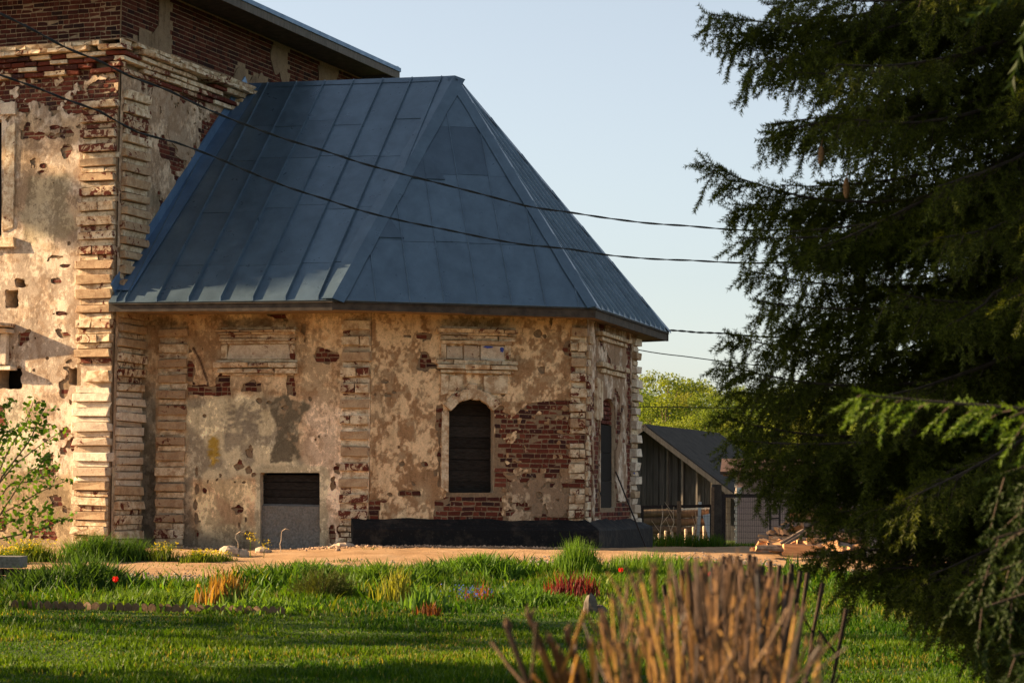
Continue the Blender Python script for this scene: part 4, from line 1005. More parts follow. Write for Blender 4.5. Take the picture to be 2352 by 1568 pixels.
tag(place('ground', fmesh('ground', np.stack([X, Y, Zm], -1), quads=q_, mat=MAT['soil'], smooth=True)), kind='structure', label='grassy ground of the lawn and the land beyond the yard')
dx = np.arange(-40, 40.01, 0.11); dx = dx[(np.abs(dx) < 13) | (np.arange(len(dx)) % 6 == 0)]; dy = np.arange(28, 50, 0.11)
X, Y = np.meshgrid(dx, dy); Dd = dirtness(X, Y); on = Dd > 0
Zm = zg(X, Y) + 0.012 + 0.03 * (fbm(N3, X * 3.1, Y * 3.1, 3) - .5) * sstep(0, .5, Dd)
i_ = np.arange(X.size).reshape(X.shape); f_ = (on[:-1, :-1] & on[1:, :-1] & on[:-1, 1:] & on[1:, 1:])
q_ = np.stack([i_[:-1, :-1][f_], i_[:-1, 1:][f_], i_[1:, 1:][f_], i_[1:, :-1][f_]], -1)
used = np.unique(q_); mp = np.zeros(X.size, int); mp[used] = np.arange(len(used))
tag(place('dirt_yard', fmesh('dirt_yard', np.stack([X, Y, Zm], -1).reshape(-1, 3)[used], quads=mp[q_], mat=MAT['dirt'], smooth=True)), kind='structure', label='strip of bare sandy dirt in front of the church')
# ------------------------------------------------------------------ foliage generators
MAT['needle'] = m_leaf('spruce_needles', (0.052, 0.060, 0.005), 0.32, 0.7)
MAT['needle_sunlit'] = m_leaf('spruce_needles_sunlit', (0.075, 0.12, 0.012), 0.4, 0.4)  # lighter copy painted for the sunlit boughs of the nearer spruce
MAT['needle_near'] = m_leaf('spruce_needles_near', (0.02, 0.033, 0.006), 0.2, 0.5)
MAT['bark'] = m_simple('spruce_bark', (0.045, 0.032, 0.024), 0.95, 0.5, 18)
MAT['cone'] = m_simple('spruce_cone_scale', (0.26, 0.13, 0.055), 0.8, 0.4, 60)
MAT['leaf_forest'] = [m_leaf('forest_leaf', c, 0.5, 0.3) for c in ((0.15, 0.18, 0.025), (0.12, 0.16, 0.025), (0.08, 0.125, 0.024), (0.18, 0.185, 0.03))]
MAT['leaf_lilac'] = m_leaf('young_green_leaf', (0.075, 0.14, 0.014), 0.45, 0.5)
MAT['twig'] = m_simple('twig_bark', (0.16, 0.10, 0.06), 0.9, 0.4, 25)
MAT['leaf_off'] = m_leaf('garden_tree_leaf', (0.07, 0.11, 0.02), 0.3, 0.3)
NEED = 21
def _shoot_proto():
    r = np.random.RandomState(5); V = []
    for i in range(NEED):
        a = i * 2.39996; x = (i + .5) / NEED
        V += [(x - .055, 0, 0), (x + .055, 0, 0), (x + .17, math.cos(a), math.sin(a))]
    return np.array(V), np.arange(3 * NEED).reshape(-1, 3)
SHV, SHT = _shoot_proto()
def shoots_mesh(name, pos, dr, ln, rad, mat, r):
    pos = np.asarray(pos, float); dr = np.asarray(dr, float); dr /= np.linalg.norm(dr, axis=1)[:, None] + 1e-9; ln = np.asarray(ln, float)
    ref = r.normal(size=dr.shape); x = np.cross(dr, ref); x /= np.linalg.norm(x, axis=1)[:, None] + 1e-9; y = np.cross(dr, x)
    V = pos[:, None] + SHV[None, :, 0:1] * (dr * ln[:, None])[:, None] + rad * (SHV[None, :, 1:2] * x[:, None] + SHV[None, :, 2:3] * y[:, None])
    n = len(pos); T = (SHT[None] + (np.arange(n) * len(SHV))[:, None, None]).reshape(-1, 3)
    return fmesh(name, V.reshape(-1, 3), tris=T, mat=mat)
def spruce_branch(r, p0, h, L, a, b, dens=1.0, hang=0.45, big=1.0):
    """one limb: wood curve and the shoots growing from its twigs"""
    h = np.array([h[0], h[1], 0.0]); h /= np.linalg.norm(h); sd = np.array([-h[1], h[0], 0.0]); up = np.array([0, 0, 1.0])
    s = np.linspace(0, 1, 13); wob = np.cumsum(r.normal(0, .012 * L, 13))
    pts = p0 + h * (L * s)[:, None] + up * (L * (a * s + b * s * s))[:, None] + sd * wob[:, None]
    pos, dr, ln, tw = [], [], [], []
    t = 0.14
    while t < 1.0:
        i = t * 12; k = min(int(i), 11); f = i - k; p = pts[k] * (1 - f) + pts[k + 1] * f; tg = npn(pts[k + 1] - pts[k])
        for side in (-1, 1):
            hg = r.rand() < hang
            l2 = min((0.42 * L * (1 - t) + 0.14) * r.uniform(.55, 1.05), 0.62)
            if hg: l2 = r.uniform(.14, .46) * (0.6 + .5 * (1 - t))
            if hang < .2: l2 *= .4
            d = (tg * .25 + sd * side * .30 + up * -0.95) if hg else (tg * .75 + sd * side * .75 + up * r.uniform(-.35, .05))
            d = npn(d + r.normal(0, .14, 3)); sag = up * (-.35 if not hg else -.1)
            m = 5; q = np.array([p + d * l2 * j / (m - 1) + sag * l2 * (j / (m - 1)) ** 2 for j in range(m)])
            tw.append(q); st = 0.042 / dens * big; x = st * r.rand()
            dd = npn(q[-1] - q[0]); s2 = npn(np.cross(dd, r.normal(size=3))); 
            while x < l2:
                g_ = x / l2 * (m - 1); j = min(int(g_), m - 2); w = q[j] + (q[j + 1] - q[j]) * (g_ - j); s2 = -s2
                pos.append(w); dr.append(dd * .8 + s2 * .62 + r.normal(0, .18, 3) + up * (-.25 if hg else .0)); ln.append(r.uniform(.07, .125) * (1.15 - .4 * x / l2) * big); x += st
            pos.append(q[-2]); dr.append(q[-1] - q[-2]); ln.append(r.uniform(.10, .15) * big)
        t += 0.062 / L / dens * big * r.uniform(.8, 1.2)
    for j in range(6):
        pos.append(pts[-2] + (pts[-1] - pts[-2]) * j / 6); dr.append((pts[-1] - pts[-2]) / np.linalg.norm(pts[-1] - pts[-2]) + r.normal(0, .35, 3)); ln.append(.09 * big)
    return pts, pos, dr, ln, tw
CONT = np.array([(0, 1655), (100, 1695), (165, 1725), (210, 1785), (300, 1805), (330, 1850), (350, 1650), (380, 1645), (450, 1700), (520, 1720), (560, 1745), (610, 1750), (640, 1722), (700, 1745), (780, 1685), (840, 1672), (890, 1700), (960, 1652), (1000, 1690), (1060, 1705), (1110, 1735), (1140, 1860), (1200, 1900), (1270, 1880), (1300, 1900), (1340, 1980), (1400, 2100), (1500, 2200)], float)
def build_spruce(label, base, H, spec, seed, mat, rad=0.022, cat='spruce', trunk_r=0.2, young=0):  # young: pairs of leading boughs given the needles painted as sunlit
    r = np.random.RandomState(seed); b0 = np.array([*base, float(zg(*base))])
    t = thing('spruce_tree', b0, label, cat)
    zz = np.linspace(0, H, 14); g = G(); g.tube(np.c_[np.full(14, b0[0]) + .04 * np.sin(zz), np.full(14, b0[1]), b0[2] + zz - .1], trunk_r * (1 - zz / H * .95), 10); g.build('trunk', MAT['bark'], t, True)
    cr = np.random.RandomState(seed + 50)
    for bi, (z, h, L, a, b, dens, hang, big) in enumerate(spec):
        p0 = b0 + np.array([0, 0, z - b0[2]])
        pts, pos, dr, ln, tw = spruce_branch(r, p0, h, L, a, b, dens, hang, big)
        g = G(); g.tube(pts, np.linspace(.020, .004, len(pts)), 5)
        for q in tw[::2]: g.tube(q[::2], np.linspace(.0035, .0018, 3), 3, False)
        br = g.build('branch', MAT['bark'], t)
        place('needles', shoots_mesh('needles', pos, dr, ln, rad * big, MAT['needle_sunlit'] if bi < young * 2 else mat, r), br)['kind'] = 'stuff'  # leading boughs get the needles coloured as if sunlit
    return t
# the large spruce on the right
SB = (3.75, 14.5); r = np.random.RandomState(21); spec = []
def to_tip(u, v, Yd, a, b, dens=1.0, hang=.4):
    tip = P(u, v, SB[1] + Yd); h = tip[:2] - np.array(SB); L = np.linalg.norm(h); return (tip[2] - L * (a + b), h, L, a, b, dens, hang, 1.0)
for u, v, Yd, a, b in ((1632, 30, -.1, -.45, .30), (1668, 95, .3, -.5, .2), (1700, 160, -.4, -.55, .15), (1770, 285, .2, -.5, .2), (1795, 300, -.5, -.45, .1), (1636, 362, -.2, -.75, .62), (1690, 470, .4, -.5, .35), (1715, 545, -.6, -.4, .2), (1716, 625, .1, -.45, .35), (1735, 690, -.4, -.45, .3), (1680, 768, .3, -.5, .4), (1665, 838, -.1, -.55, .42), (1700, 900, .5, -.5, .3), (1648, 955, .1, -.6, .45), (1690, 1010, -.5, -.5, .3), (1700, 1065, .3, -.5, .25), (1745, 1090, -.2, -.5, .3), (1850, 1125, .4, -.45, .2), (1890, 1180, -.5, -.5, .2), (1868, 1268, .1, -.5, .25), (1950, 1345, -.3, -.6, .1), (2060, 1330, .3, -.5, .05)):
    spec.append(to_tip(u, v, Yd, a, b, 1.2))
lv = 0.75
while lv < 5.6:
    n = 9 if lv < 2.8 else 12
    for k in range(n):
        az = (k + r.rand() * .8) / n * 2 * math.pi; h = np.array([math.cos(az), math.sin(az)])
        if h[0] > 0.55: continue
        L = r.uniform(1.9, 2.6); a, b = r.uniform(-.6, -.4), r.uniform(.05, .35)
        for _ in range(30):
            tip = np.array([SB[0] + h[0] * L, SB[1] + h[1] * L, lv + L * (a + b)]); u, v = proj(tip)
            if u > np.interp(v, CONT[:, 0], CONT[:, 1]) + 75: break
            L *= .93
        spec.append((lv, h, L, a, b, .85, .5, 1.0))
    lv += 0.33 if lv > 1.6 else 0.24
while lv < 11:
    for k in range(5):
        az = r.rand() * 2 * math.pi; spec.append((lv, (math.cos(az), math.sin(az)), (12 - lv) * .3, -.4, .2, .25, .3, 2.8))
    lv += .55
spruce = build_spruce('tall dark spruce with drooping twigs filling the right side', SB, 12.5, spec, 3, MAT['needle'])
for i, (u, v) in enumerate(((1886, 360), (1944, 432))):
    c = P(u, v, 14.0 + .2 * i); g = G(); zz = np.linspace(-.065, .065, 15)
    rr = .019 * np.sqrt(np.clip(1 - (zz / .068) ** 2, .02, 1)) * (1 + .12 * (np.arange(15) % 2))
    g.tube(np.c_[np.full(15, c[0]), np.full(15, c[1]), c[2] + zz], rr, 9); g.tube([c + (0, 0, .06), c + (.01, .0, .12)], .003, 4)
    g.build('cone', MAT['cone'], spruce, True)
# nearer spruce, its boughs hanging into the picture from the right edge
SB2 = (4.3, 8.6); spec2 = []; r = np.random.RandomState(9)
for u, v, Yd, a, b, dn_ in ((1992, 905, -.2, -.02, .05, 1.0), (2300, 960, -.5, -.12, -.14, .8), (2300, 1090, .1, -.15, -.1, .9), (2320, 1240, -.3, -.2, -.05, .9), (2270, 1400, .0, -.25, -.05, .8), (2300, 1500, -.4, -.2, 0, .8), (2230, 1330, .4, -.3, -.05, .7), (2330, 1180, .3, -.2, -.1, .8)):
    tip = P(u, v, SB2[1] + Yd); h = tip[:2] - np.array(SB2); L = np.linalg.norm(h)
    spec2.append((tip[2] - L * (a + b), h, L, a, b, dn_ * .75, .55 if u != 1992 else .12, 1.0))
for k in range(26):
    az = r.rand() * 2 * math.pi; z = r.uniform(3.2, 9.5); spec2.append((z, (math.cos(az), math.sin(az)), (11 - z) * .33, -.4, .15, .3, .3, 2.2))
build_spruce('nearer blurred spruce whose light green boughs hang in from the right edge', SB2, 11.0, spec2, 4, MAT['needle_near'], 0.015, young=1)  # young=1: first two boughs take the painted sunlit needle colour

# ------------------------------------------------------------------ leafy trees
def leaf_quads(c, size, r, flat=0.0):
    n = len(c); a = r.normal(size=(n, 3)); a /= np.linalg.norm(a, axis=1)[:, None]; b = np.cross(a, r.normal(size=(n, 3))); b /= np.linalg.norm(b, axis=1)[:, None]
    s = size * r.uniform(.6, 1.3, n)[:, None]
    V = np.stack([c - a * s * .5, c + b * s * .28, c + a * s * .5, c - b * s * .28], 1).reshape(-1, 3)
    return V, np.arange(4 * n).reshape(-1, 4)
def crown_points(r, n, H, R, base, clumps, spread=.42):
    cs = []
    for k in range(clumps):
        z = r.rand() ** .8; rad = R * (1 - abs(z - .4) ** 1.5 * 1.2) * math.sqrt(r.rand()) ; az = r.rand() * 6.283
        cs.append((rad * math.cos(az), rad * math.sin(az), base + (H - base) * z, R * spread * r.uniform(.6, 1.2)))
    cs = np.array(cs); k = r.randint(0, clumps, n); d = r.normal(size=(n, 3)); d /= np.linalg.norm(d, axis=1)[:, None]; rr = r.rand(n) ** .45
    return cs[k, :3] + d * (rr * cs[k, 3])[:, None] * np.array([1, 1, .85]), cs
def leafy_tree(name, label, loc, H, R, base, n, size, mat, seed, cat='tree', group=None, clumps=26, spread=.42, trunk=.12):
    r = np.random.RandomState(seed); t = thing(name, loc, label, cat, group); loc = np.asarray(loc, float)
    c, cs = crown_points(r, n, H, R, base, clumps, spread); V, Q = leaf_quads(c, size, r)
    g = G(); zz = np.linspace(-.3, H * .85, 9); g.tube(loc + np.c_[.15 * np.sin(zz * .5), .1 * np.sin(zz * .4), zz], np.linspace(trunk, trunk * .15, 9), 7)
    for k in range(0, min(len(cs), 14)):
        z0 = max(cs[k, 2] - R * .9, base * .7); g.tube([loc + (.15 * math.sin(z0 * .5), 0, z0), loc + (cs[k, 0] * .5, cs[k, 1] * .5, (z0 + cs[k, 2]) / 2), loc + cs[k, :3]], [trunk * .4, trunk * .25, trunk * .08], 5)
    g.build('trunk', MAT['twig'], t)
    place('crown', fmesh('crown', V + loc, quads=Q, mat=mat), t)
    return t
protos = []
for i in range(6):
    H = (9, 11, 8, 12, 7, 10)[i]
    protos.append(leafy_tree('forest_tree', 'x', (0, 0, 0), H, H * (.28, .22, .36, .2, .4, .3)[i], H * .18, 6000, .18, MAT['leaf_forest'][i % 4], 60 + i, clumps=34, spread=.36))
r = np.random.RandomState(12); used = set()
LAB = ('pale yellow-green bushy tree in the front row of the far wood', 'fresh green tree in the middle of the far wood', 'taller green tree on the skyline of the far wood')
for row, (Yd, u0, u1, st, vt) in enumerate(((105, 1425, 2150, 46, 965), (140, 1415, 2150, 40, 925), (185, 1410, 2150, 30, 892))):
    u = u0
    while u < u1:
        k = r.randint(0, 6) if row < 2 else r.choice([1, 3, 5, 0])
        vtop = vt + r.uniform(-14, 16) - (16 if row == 2 and 1500 < u < 1560 else 0); Y_ = Yd + r.uniform(-8, 8)
        p = P(u, vtop, Y_); zb = zg(p[0], p[1]); Hs = p[2] - zb; H = (9, 11, 8, 12, 7, 10)[k]
        sc = Hs / H; w = sc * r.uniform(.9, 1.15)
        M = Matrix.Translation((p[0], p[1], zb)) @ Matrix.Rotation(r.rand() * 6.28, 4, 'Z') @ Matrix.Diagonal((w, w, sc, 1))
        if k in used: o = copy_tree(protos[k], M)
        else:
            used.add(k); o = protos[k]; o.matrix_basis = M
            for ch in o.children: LOC[ch.name] = M @ LOC[o.name].inverted() @ LOC[ch.name]
            # children follow the moved top through their parent
            LOC[o.name] = Matrix.Identity(4)
        tag(o, LAB[row], 'tree', ('front row of the far wood', 'middle of the far wood', 'skyline of the far wood')[row])
        u += st * r.uniform(.7, 1.3)
for k in range(6):
    if k not in used:
        for ch in list(protos[k].children): bpy.data.objects.remove(ch)
        bpy.data.objects.remove(protos[k])
# ------------------------------------------------------------------ weathered shed beyond the yard
r = np.random.RandomState(33)
RF = P(1485, 979, 58.0)[:2]; RBk = P(1650, 999, 65.3)[:2]; zr_ = P(1485, 979, 58.0)[2]
rd = npn(RBk - RF); gd = np.array([rd[1], -rd[0]]); HWd = 3.05; Lsh = 7.8; zev = zr_ - HWd * .73
zs = float(zg(*RF)) - .05
shed = thing('shed', (*RF, zs), 'weathered dark plank shed with steep felt roof behind the apse', 'shed')
fS = Facet(RF - gd * HWd, gd)
MAT['felt'] = m_simple('roofing_felt', (0.042, 0.034, 0.027), 0.98, 0.4, 4); MAT['plank'] = m_simple('grey_shed_plank', (0.06, 0.058, 0.057), 0.9, 0.45, 4, stretch=(10, 10, .5), rnd=.4)
x = 0.0
shw = G().fbox(fS, 0.05, 2 * HWd - .05, zs, zev, -.3, -.2); shw.box8([fS.w(.05, zev, -.2), fS.w(2 * HWd - .05, zev, -.2), fS.w(2 * HWd - .05, zev, -.3), fS.w(.05, zev, -.3), fS.w(HWd - .02, zr_ - .08, -.2), fS.w(HWd + .02, zr_ - .08, -.2), fS.w(HWd + .02, zr_ - .08, -.3), fS.w(HWd - .02, zr_ - .08, -.3)])
f2 = Facet(RF + gd * HWd - gd * .05, rd); shw.fbox(f2, 0, Lsh, zs, zev, -.1, 0); f3 = Facet(RF - gd * HWd + rd * Lsh, -rd); shw.fbox(f3, 0, Lsh, zs, zev, -.1, 0)
shwall = shw.build('wall', MAT['plank'], shed)
while x < 2 * HWd:
    w = r.uniform(.13, .2); xm = x + w / 2; top = zr_ - abs(xm - HWd) * .73 - .07; d = -.17 + r.uniform(-.02, .02)
    G().box8([fS.w(x + .006, zs, d), fS.w(x + w - .006, zs, d), fS.w(x + w - .006, zs, d - .025), fS.w(x + .006, zs, d - .025), fS.w(x + .006, top - (-.5 if 0 else 0), d), fS.w(x + w - .006, top, d), fS.w(x + w - .006, top, d - .025), fS.w(x + .006, top, d - .025)]).build('plank', MAT['plank'], shwall)
    x += w
for k in range(6):   # loose vertical battens that catch the sun
    xm = HWd + .5 + k * .38; top = zr_ - abs(xm - HWd) * .73 - .1
    G().fbox(fS, xm, xm + .05, zs + r.uniform(.2, .8), top, -.15, -.11).build('batten', MAT['grey_wood'], shwall)
g = G()
for sgn in (-1, 1):
    e_a = RF + gd * sgn * (HWd + .15); zz = zr_ - (HWd + .15) * .73
    a, b = v3(RF - rd * .25, zr_), v3(RF + rd * Lsh, zr_); c, d = v3(e_a + rd * Lsh, zz), v3(e_a - rd * .25, zz); t = np.array([0, 0, .06])
    g.box8([a, b, c, d, a + t, b + t, c + t, d + t])
shroof = g.build('roof', MAT['felt'], shed)
for sgn in (-1, 1):
    e_a = RF + gd * sgn * (HWd + .18); G().bar(v3(RF - rd * .27, zr_ - .04), v3(e_a - rd * .27, zr_ - .04 - (HWd + .18) * .73), .04, .12).build('barge_board', MAT['plank'], shroof)

# ------------------------------------------------------------------ pink outbuilding
MAT['pinkwall'] = m_simple('pinkish_brick_wall', (0.40, 0.27, 0.245), 0.9, 0.15, 30); MAT['corner'] = m_simple('sunlit_corner_brick', (0.62, 0.55, 0.48), .9, .15)  # corner bricks paled to stand for sun on the side wall
PB = P(1690, 1200, 52.0)[:2]; pdir = npn([1, -.11]); fP = Facet(PB, pdir); zb_ = float(zg(*PB)) - .1
outb = thing('outbuilding', (*PB, zb_), 'small pinkish brick outbuilding behind the mesh gate, partly hidden by spruce', 'outbuilding')
zt_ = P(1690, 1088, 52.0)[2]
ow = G().fbox(fP, 0, 3.6, zb_, zt_, -3.2, 0).build('wall', MAT['pinkwall'], outb)
zc = zb_
while zc < zt_ - .05:
    G().fbox(fP, -.035 if int(zc / .085) % 2 else -.015, .03, zc, zc + .073, -.22, .008).build('brick', MAT['corner'], ow); zc += .085
MAT['rust_roof'] = m_simple('rusty_brown_roof', (0.09, 0.05, 0.035), .8, .4, 8)
g = G(); g.box8([fP.w(-.35, zt_ - .02, .35), fP.w(3.9, zt_ - .02, .35), fP.w(3.9, zt_ + .3, -1.6), fP.w(-.35, zt_ + .3, -1.6), fP.w(-.35, zt_ + .05, .35), fP.w(3.9, zt_ + .05, .35), fP.w(3.9, zt_ + .37, -1.6), fP.w(-.35, zt_ + .37, -1.6)])
g.box8([fP.w(-.35, zt_ + .3, -1.6), fP.w(3.9, zt_ + .3, -1.6), fP.w(3.9, zt_ - .02, -3.5), fP.w(-.35, zt_ - .02, -3.5), fP.w(-.35, zt_ + .37, -1.6), fP.w(3.9, zt_ + .37, -1.6), fP.w(3.9, zt_ + .05, -3.5), fP.w(-.35, zt_ + .05, -3.5)])
g.build('roof', MAT['rust_roof'], outb)
MAT['white'] = m_simple('white_enamel', (.78, .74, .68), .5, .08)
s_, z_ = fP.hit(1697, 1126); G().fbox(fP, s_ - .05, s_ + .07, z_ - .07, z_ + .07, .0, .09).build('meter_box', MAT['white'], outb)

# ------------------------------------------------------------------ gate, rail fence, log stack, stakes
GY = 48.0
def gp(u, v, Y=GY): return P(u, v, Y)
zt0 = lambda u, Y=GY: float(zg(*P(u, 1240, Y)[:2]))
gate = thing('mesh_gate', (*gp(1660, 1240)[:2], zt0(1660)), 'dark iron gate with wire mesh in front of the pink outbuilding', 'gate')
def upright(u, v0, w, name, parent, mat='iron', Y=GY, d=None):
    a = P(u, v0, Y); G().bar((a[0], a[1], zg(a[0], a[1]) - .1), a, w, d or w).build(name, MAT[mat], parent)
upright(1662, 1138, .09, 'gate_stile', gate); upright(1844, 1138, .08, 'gate_stile', gate)
G().bar(gp(1650, 1138), gp(1848, 1138), .06, .075).build('top_rail', MAT['iron'], gate)
g = G(); a = gp(1664, 1140); b = gp(1842, 1140); zb2 = zt0(1750) + .04
nw = 36
for i in range(nw + 1): p = a + (b - a) * i / nw; g.bar(p, (p[0], p[1], zb2), .005)
z = a[2] - .1
while z > zb2: g.bar((a[0], a[1], z), (b[0], b[1], z), .007); z -= .125
g.build('wire_mesh', MAT['iron'], gate)['kind'] = 'stuff'
post = thing('gate_post', (*gp(1648, 1240)[:2], zt0(1648)), 'stout dark wooden gate post with a lit edge left of the gate', 'post')
upright(1646, 1112, .19, 'post', post, 'fascia', GY - .15); upright(1637, 1118, .06, 'batten', post, 'twig', GY - .3)
fence = thing('rail_fence', (*gp(1558, 1240)[:2], zt0(1558)), 'low iron rail fence with one thin wooden post beside the apse', 'fence')
G().bar(gp(1440, 1164), gp(1646, 1161), .055, .06).build('top_rail', MAT['iron'], fence)
upright(1560, 1150, .085, 'post', fence, 'twig', GY - .12)
upright(1634, 1160, .06, 'post', fence); upright(1475, 1163, .06, 'post', fence)
g = G()
for i in range(24):
    p = gp(1455, 1168) + (gp(1634, 1168) - gp(1455, 1168)) * i / 23; g.bar(p, (p[0], p[1], zg(p[0], p[1])), .004)
for v in (1185, 1205, 1222): g.bar(gp(1455, v), gp(1634, v), .005)
g.build('wire_mesh', MAT['iron'], fence)['kind'] = 'stuff'
LABL = ('lowest', 'second from the bottom', 'third from the bottom', 'topmost')
MAT['log'] = m_simple('old_log', (0.12, 0.085, 0.055), .9, .4, 6)
for i, v in enumerate((1236, 1217, 1197, 1178)):
    a, b = P(1425, v, 53.0), P(1626, v + 1, 53.2); k = np.linspace(0, 1, 9)[:, None]; pts = a + (b - a) * k + np.c_[np.zeros(9), .03 * np.sin(np.arange(9)), .012 * np.cos(np.arange(9) * 1.7)]
    if i == 0: pts[:, 2] = zg(pts[:, 0], pts[:, 1]) + .1
    g = G(); g.tube(pts, np.linspace(.10, .085, 9), 10); o = g.build('log', MAT['log'], None, True)
    tag(o, f'long grey log lying across behind the rail fence, {LABL[i]} of four', 'log', 'logs stacked behind the rail fence')
ups = []
for k, u in enumerate((1436, 1625)):
    a = P(u, 1170, 53.0); g = G(); z0 = zg(a[0], a[1]); g.tube([(a[0], a[1] + .22, z0 - .1), (a[0], a[1] + .22, a[2] + .1)], .05, 7); o = g.build('log_support', MAT['log'])
    tag(o, ('upright holding the log stack at its end by the apse', 'upright holding the log stack at its end by the gate post')[k], 'post')
MAT['stake'] = m_simple('pale_peeled_stake', (0.50, 0.38, 0.26), .85, .2, 20)
stk = [(1500, 1232), (1514, 1224), (1529, 1218), (1543, 1220), (1558, 1216), (1575, 1214), (1593, 1209), (1604, 1211), (1617, 1207), (1629, 1212)]
ordn = ('first', 'second', 'third', 'fourth', 'fifth', 'sixth', 'seventh', 'eighth', 'ninth', 'tenth')
for i, (u, v) in enumerate(stk):
    a = P(u, v, 50.5 + .05 * (i % 3)); z0 = float(zg(a[0], a[1])); g = G()
    g.tube([(a[0], a[1], z0 - .1), (a[0] + .005, a[1], (z0 + a[2]) / 2), (a[0], a[1], a[2] - .02), (a[0], a[1], a[2])], [.032, .03, .033, .024], 8)
    tag(g.build('stake', MAT['stake'], None, True), f'short pale peeled stake behind the rail fence, {ordn[i]} from the apse', 'stake', 'row of pale stakes')
MAT['paleboard'] = m_simple('bleached_board', (0.55, 0.53, 0.50), .8, .15, 6)
def board3(name, a, b, w, th, label, cat, mat='paleboard'):
    o = G().bar(a, b, w, th, up=(0, 1, 0)).build(name, MAT[mat]); return tag(o, label, cat)
a = P(1608, 1152, 50.2); zz = float(zg(a[0], a[1])); board3('board', (a[0] - .05, a[1], zz - .05), a, .07, .03, 'bleached white board standing upright among the stakes', 'board')
a = P(1624, 1180, 50.0); zz = float(zg(a[0], a[1])); q = P(1640, 1228, 50.0)
board3('metal_sheet', (q[0], q[1] - .1, zg(q[0], q[1])), a, .20, .01, 'grey metal sheet leaning by the gate post', 'sheet')
a, b = P(1563, 1169, 52.6), P(1650, 1166, 52.6); board3('board', a, b, .03, .075, 'white board lying level on top of the log stack', 'board')
MAT['redboard'] = m_simple('dark_red_board', (.10, .035, .03), .8, .3, 8)
# leaning rod against the apse end and rusty rack by the gate
rod = G(); rod.bar(fC.w(*[fC.hit(1408, 1082)[k] for k in (0, 1)], .05), (*P(1486, 1242, 41.6)[:2], zg(*P(1486, 1242, 41.6)[:2])), .022); tag(rod.build('rod', MAT['iron']), 'thin dark rod leaning against the end wall of the apse', 'rod')
rack = thing('iron_rack', (*gp(1780, 1240, 46.8)[:2], zt0(1780, 46.8)), 'rusty narrow iron rack standing before the mesh gate', 'rack')
for u in (1769, 1791): upright(u, 1159, .035, 'upright', rack, 'iron', 46.8)
for v in (1160, 1190, 1222): G().bar(gp(1768, v + 1, 46.8), gp(1792, v - 1, 46.8), .03).build('crossbar', MAT['iron'], rack)
G().bar(gp(1779, 1163, 46.7), gp(1784, 1180, 46.7), .035, .02).build('hook', MAT['iron'], rack)

# ------------------------------------------------------------------ firewood
def m_fire():
    m, t, b = newmat('split_firewood', .85, .2); k = NT(t)
    c = k.ramp(k.noise(4, 5, .6, k.scaled(k.obj(), .8, 14, 14)), [(.3, (.42, .21, .09)), (.7, (.66, .42, .23))])
    c = k.mix(1.0, c, k.ramp(k.rnd(), [(0, (.5, .46, .42)), (.4, (.95, .9, .85)), (1, (1.25, 1.1, 1.0))]), 'MULTIPLY')
    k.l(c, b.inputs['Base Color']); return m
MAT['fire'] = m_fire(); MAT['birch'] = m_simple('log_bark', (.14, .10, .075), .9, .6, 14)
def log_mesh(kind, seed):
    r = np.random.RandomState(seed); L = .5; n = 7; ang = (math.radians(100), math.radians(170), math.radians(65))[kind]
    prof = [(0, 0)] + [(math.cos(a) * .1 * (1 + .1 * r.normal()), math.sin(a) * .1 * (1 + .1 * r.normal())) for a in np.linspace(-ang / 2, ang / 2, n)]
    m = len(prof); V = []
    for i, x in enumerate((-L / 2, -.05, .12, L / 2)): V += [(x + .015 * r.normal(), p[0] + .004 * r.normal() - .05, p[1] + .004 * r.normal()) for p in prof]
    me = fmesh('split_log', V, quads=np.array([[i * m + j, i * m + (j + 1) % m, (i + 1) * m + (j + 1) % m, (i + 1) * m + j] for i in range(3) for j in range(m)]), polys=[list(range(m)), list(range(3 * m, 4 * m))[::-1]], mat=MAT['fire'])
    me.materials.append(MAT['birch'])
    for p in me.polygons:
        if p.index < 3 * m and (p.index % m) not in (0, m - 1): p.material_index = 1
    return me
LG = [log_mesh(i % 3, 70 + i) for i in range(6)]
r = np.random.RandomState(8); WPY = 37.5
def put_log(u, v, yaw, pitch, roll, sc, label, Y=WPY, me=None):
    p = P(u, v, Y); M = Matrix.Translation(p) @ Matrix.Rotation(yaw, 4, 'Z') @ Matrix.Rotation(pitch, 4, 'Y') @ Matrix.Rotation(roll, 4, 'X') @ Matrix.Diagonal((sc * .86, sc * .86, sc * .86, 1))
    return tag(place('split_log', me or LG[r.randint(6)], None, M), label, 'log', 'split logs in the firewood pile')
put_log(1768, 1259, .1, .0, 1.6, 1.05, 'bright freshly split log lying at the front of the firewood pile', WPY - 1.2, LG[1])
put_log(1822, 1236, .3, -.5, 2.2, 1.0, 'orange split log leaning at the middle of the firewood pile', WPY - .9, LG[0])
put_log(1835, 1262, .1, .02, .3, 1.15, 'dark log lying flat on the dirt under the firewood pile', WPY - 1.2, LG[4])
put_log(1850, 1171, .15, .05, .6, 1.0, 'pale split log laid across near the top of the woodpile', WPY + .2, LG[2])
put_log(1845, 1182, -.1, -.02, 1.2, 1.1, 'broad grey split log just below the top of the woodpile', WPY + .1, LG[3])
put_log(1738, 1262, 1.0, .02, .4, .8, 'small dull split log at the outer tip of the woodpile', WPY - 1.1, LG[5])
GEN = 'split log somewhere in the heaped woodpile beside the spruce'
for i in range(70):
    u = r.uniform(1765, 1985); top = np.interp(u, [1760, 1800, 1830, 1850, 1900, 1990], [1245, 1222, 1195, 1165, 1160, 1175])
    v = r.uniform(top, 1262); put_log(u, v, r.uniform(-1.2, 1.2), r.uniform(-.3, .3), r.uniform(0, 6.28), r.uniform(.8, 1.15), GEN, WPY + .7 * (1 - (v - top) / 90) * r.rand() - .6 * (v - 1200) / 60)

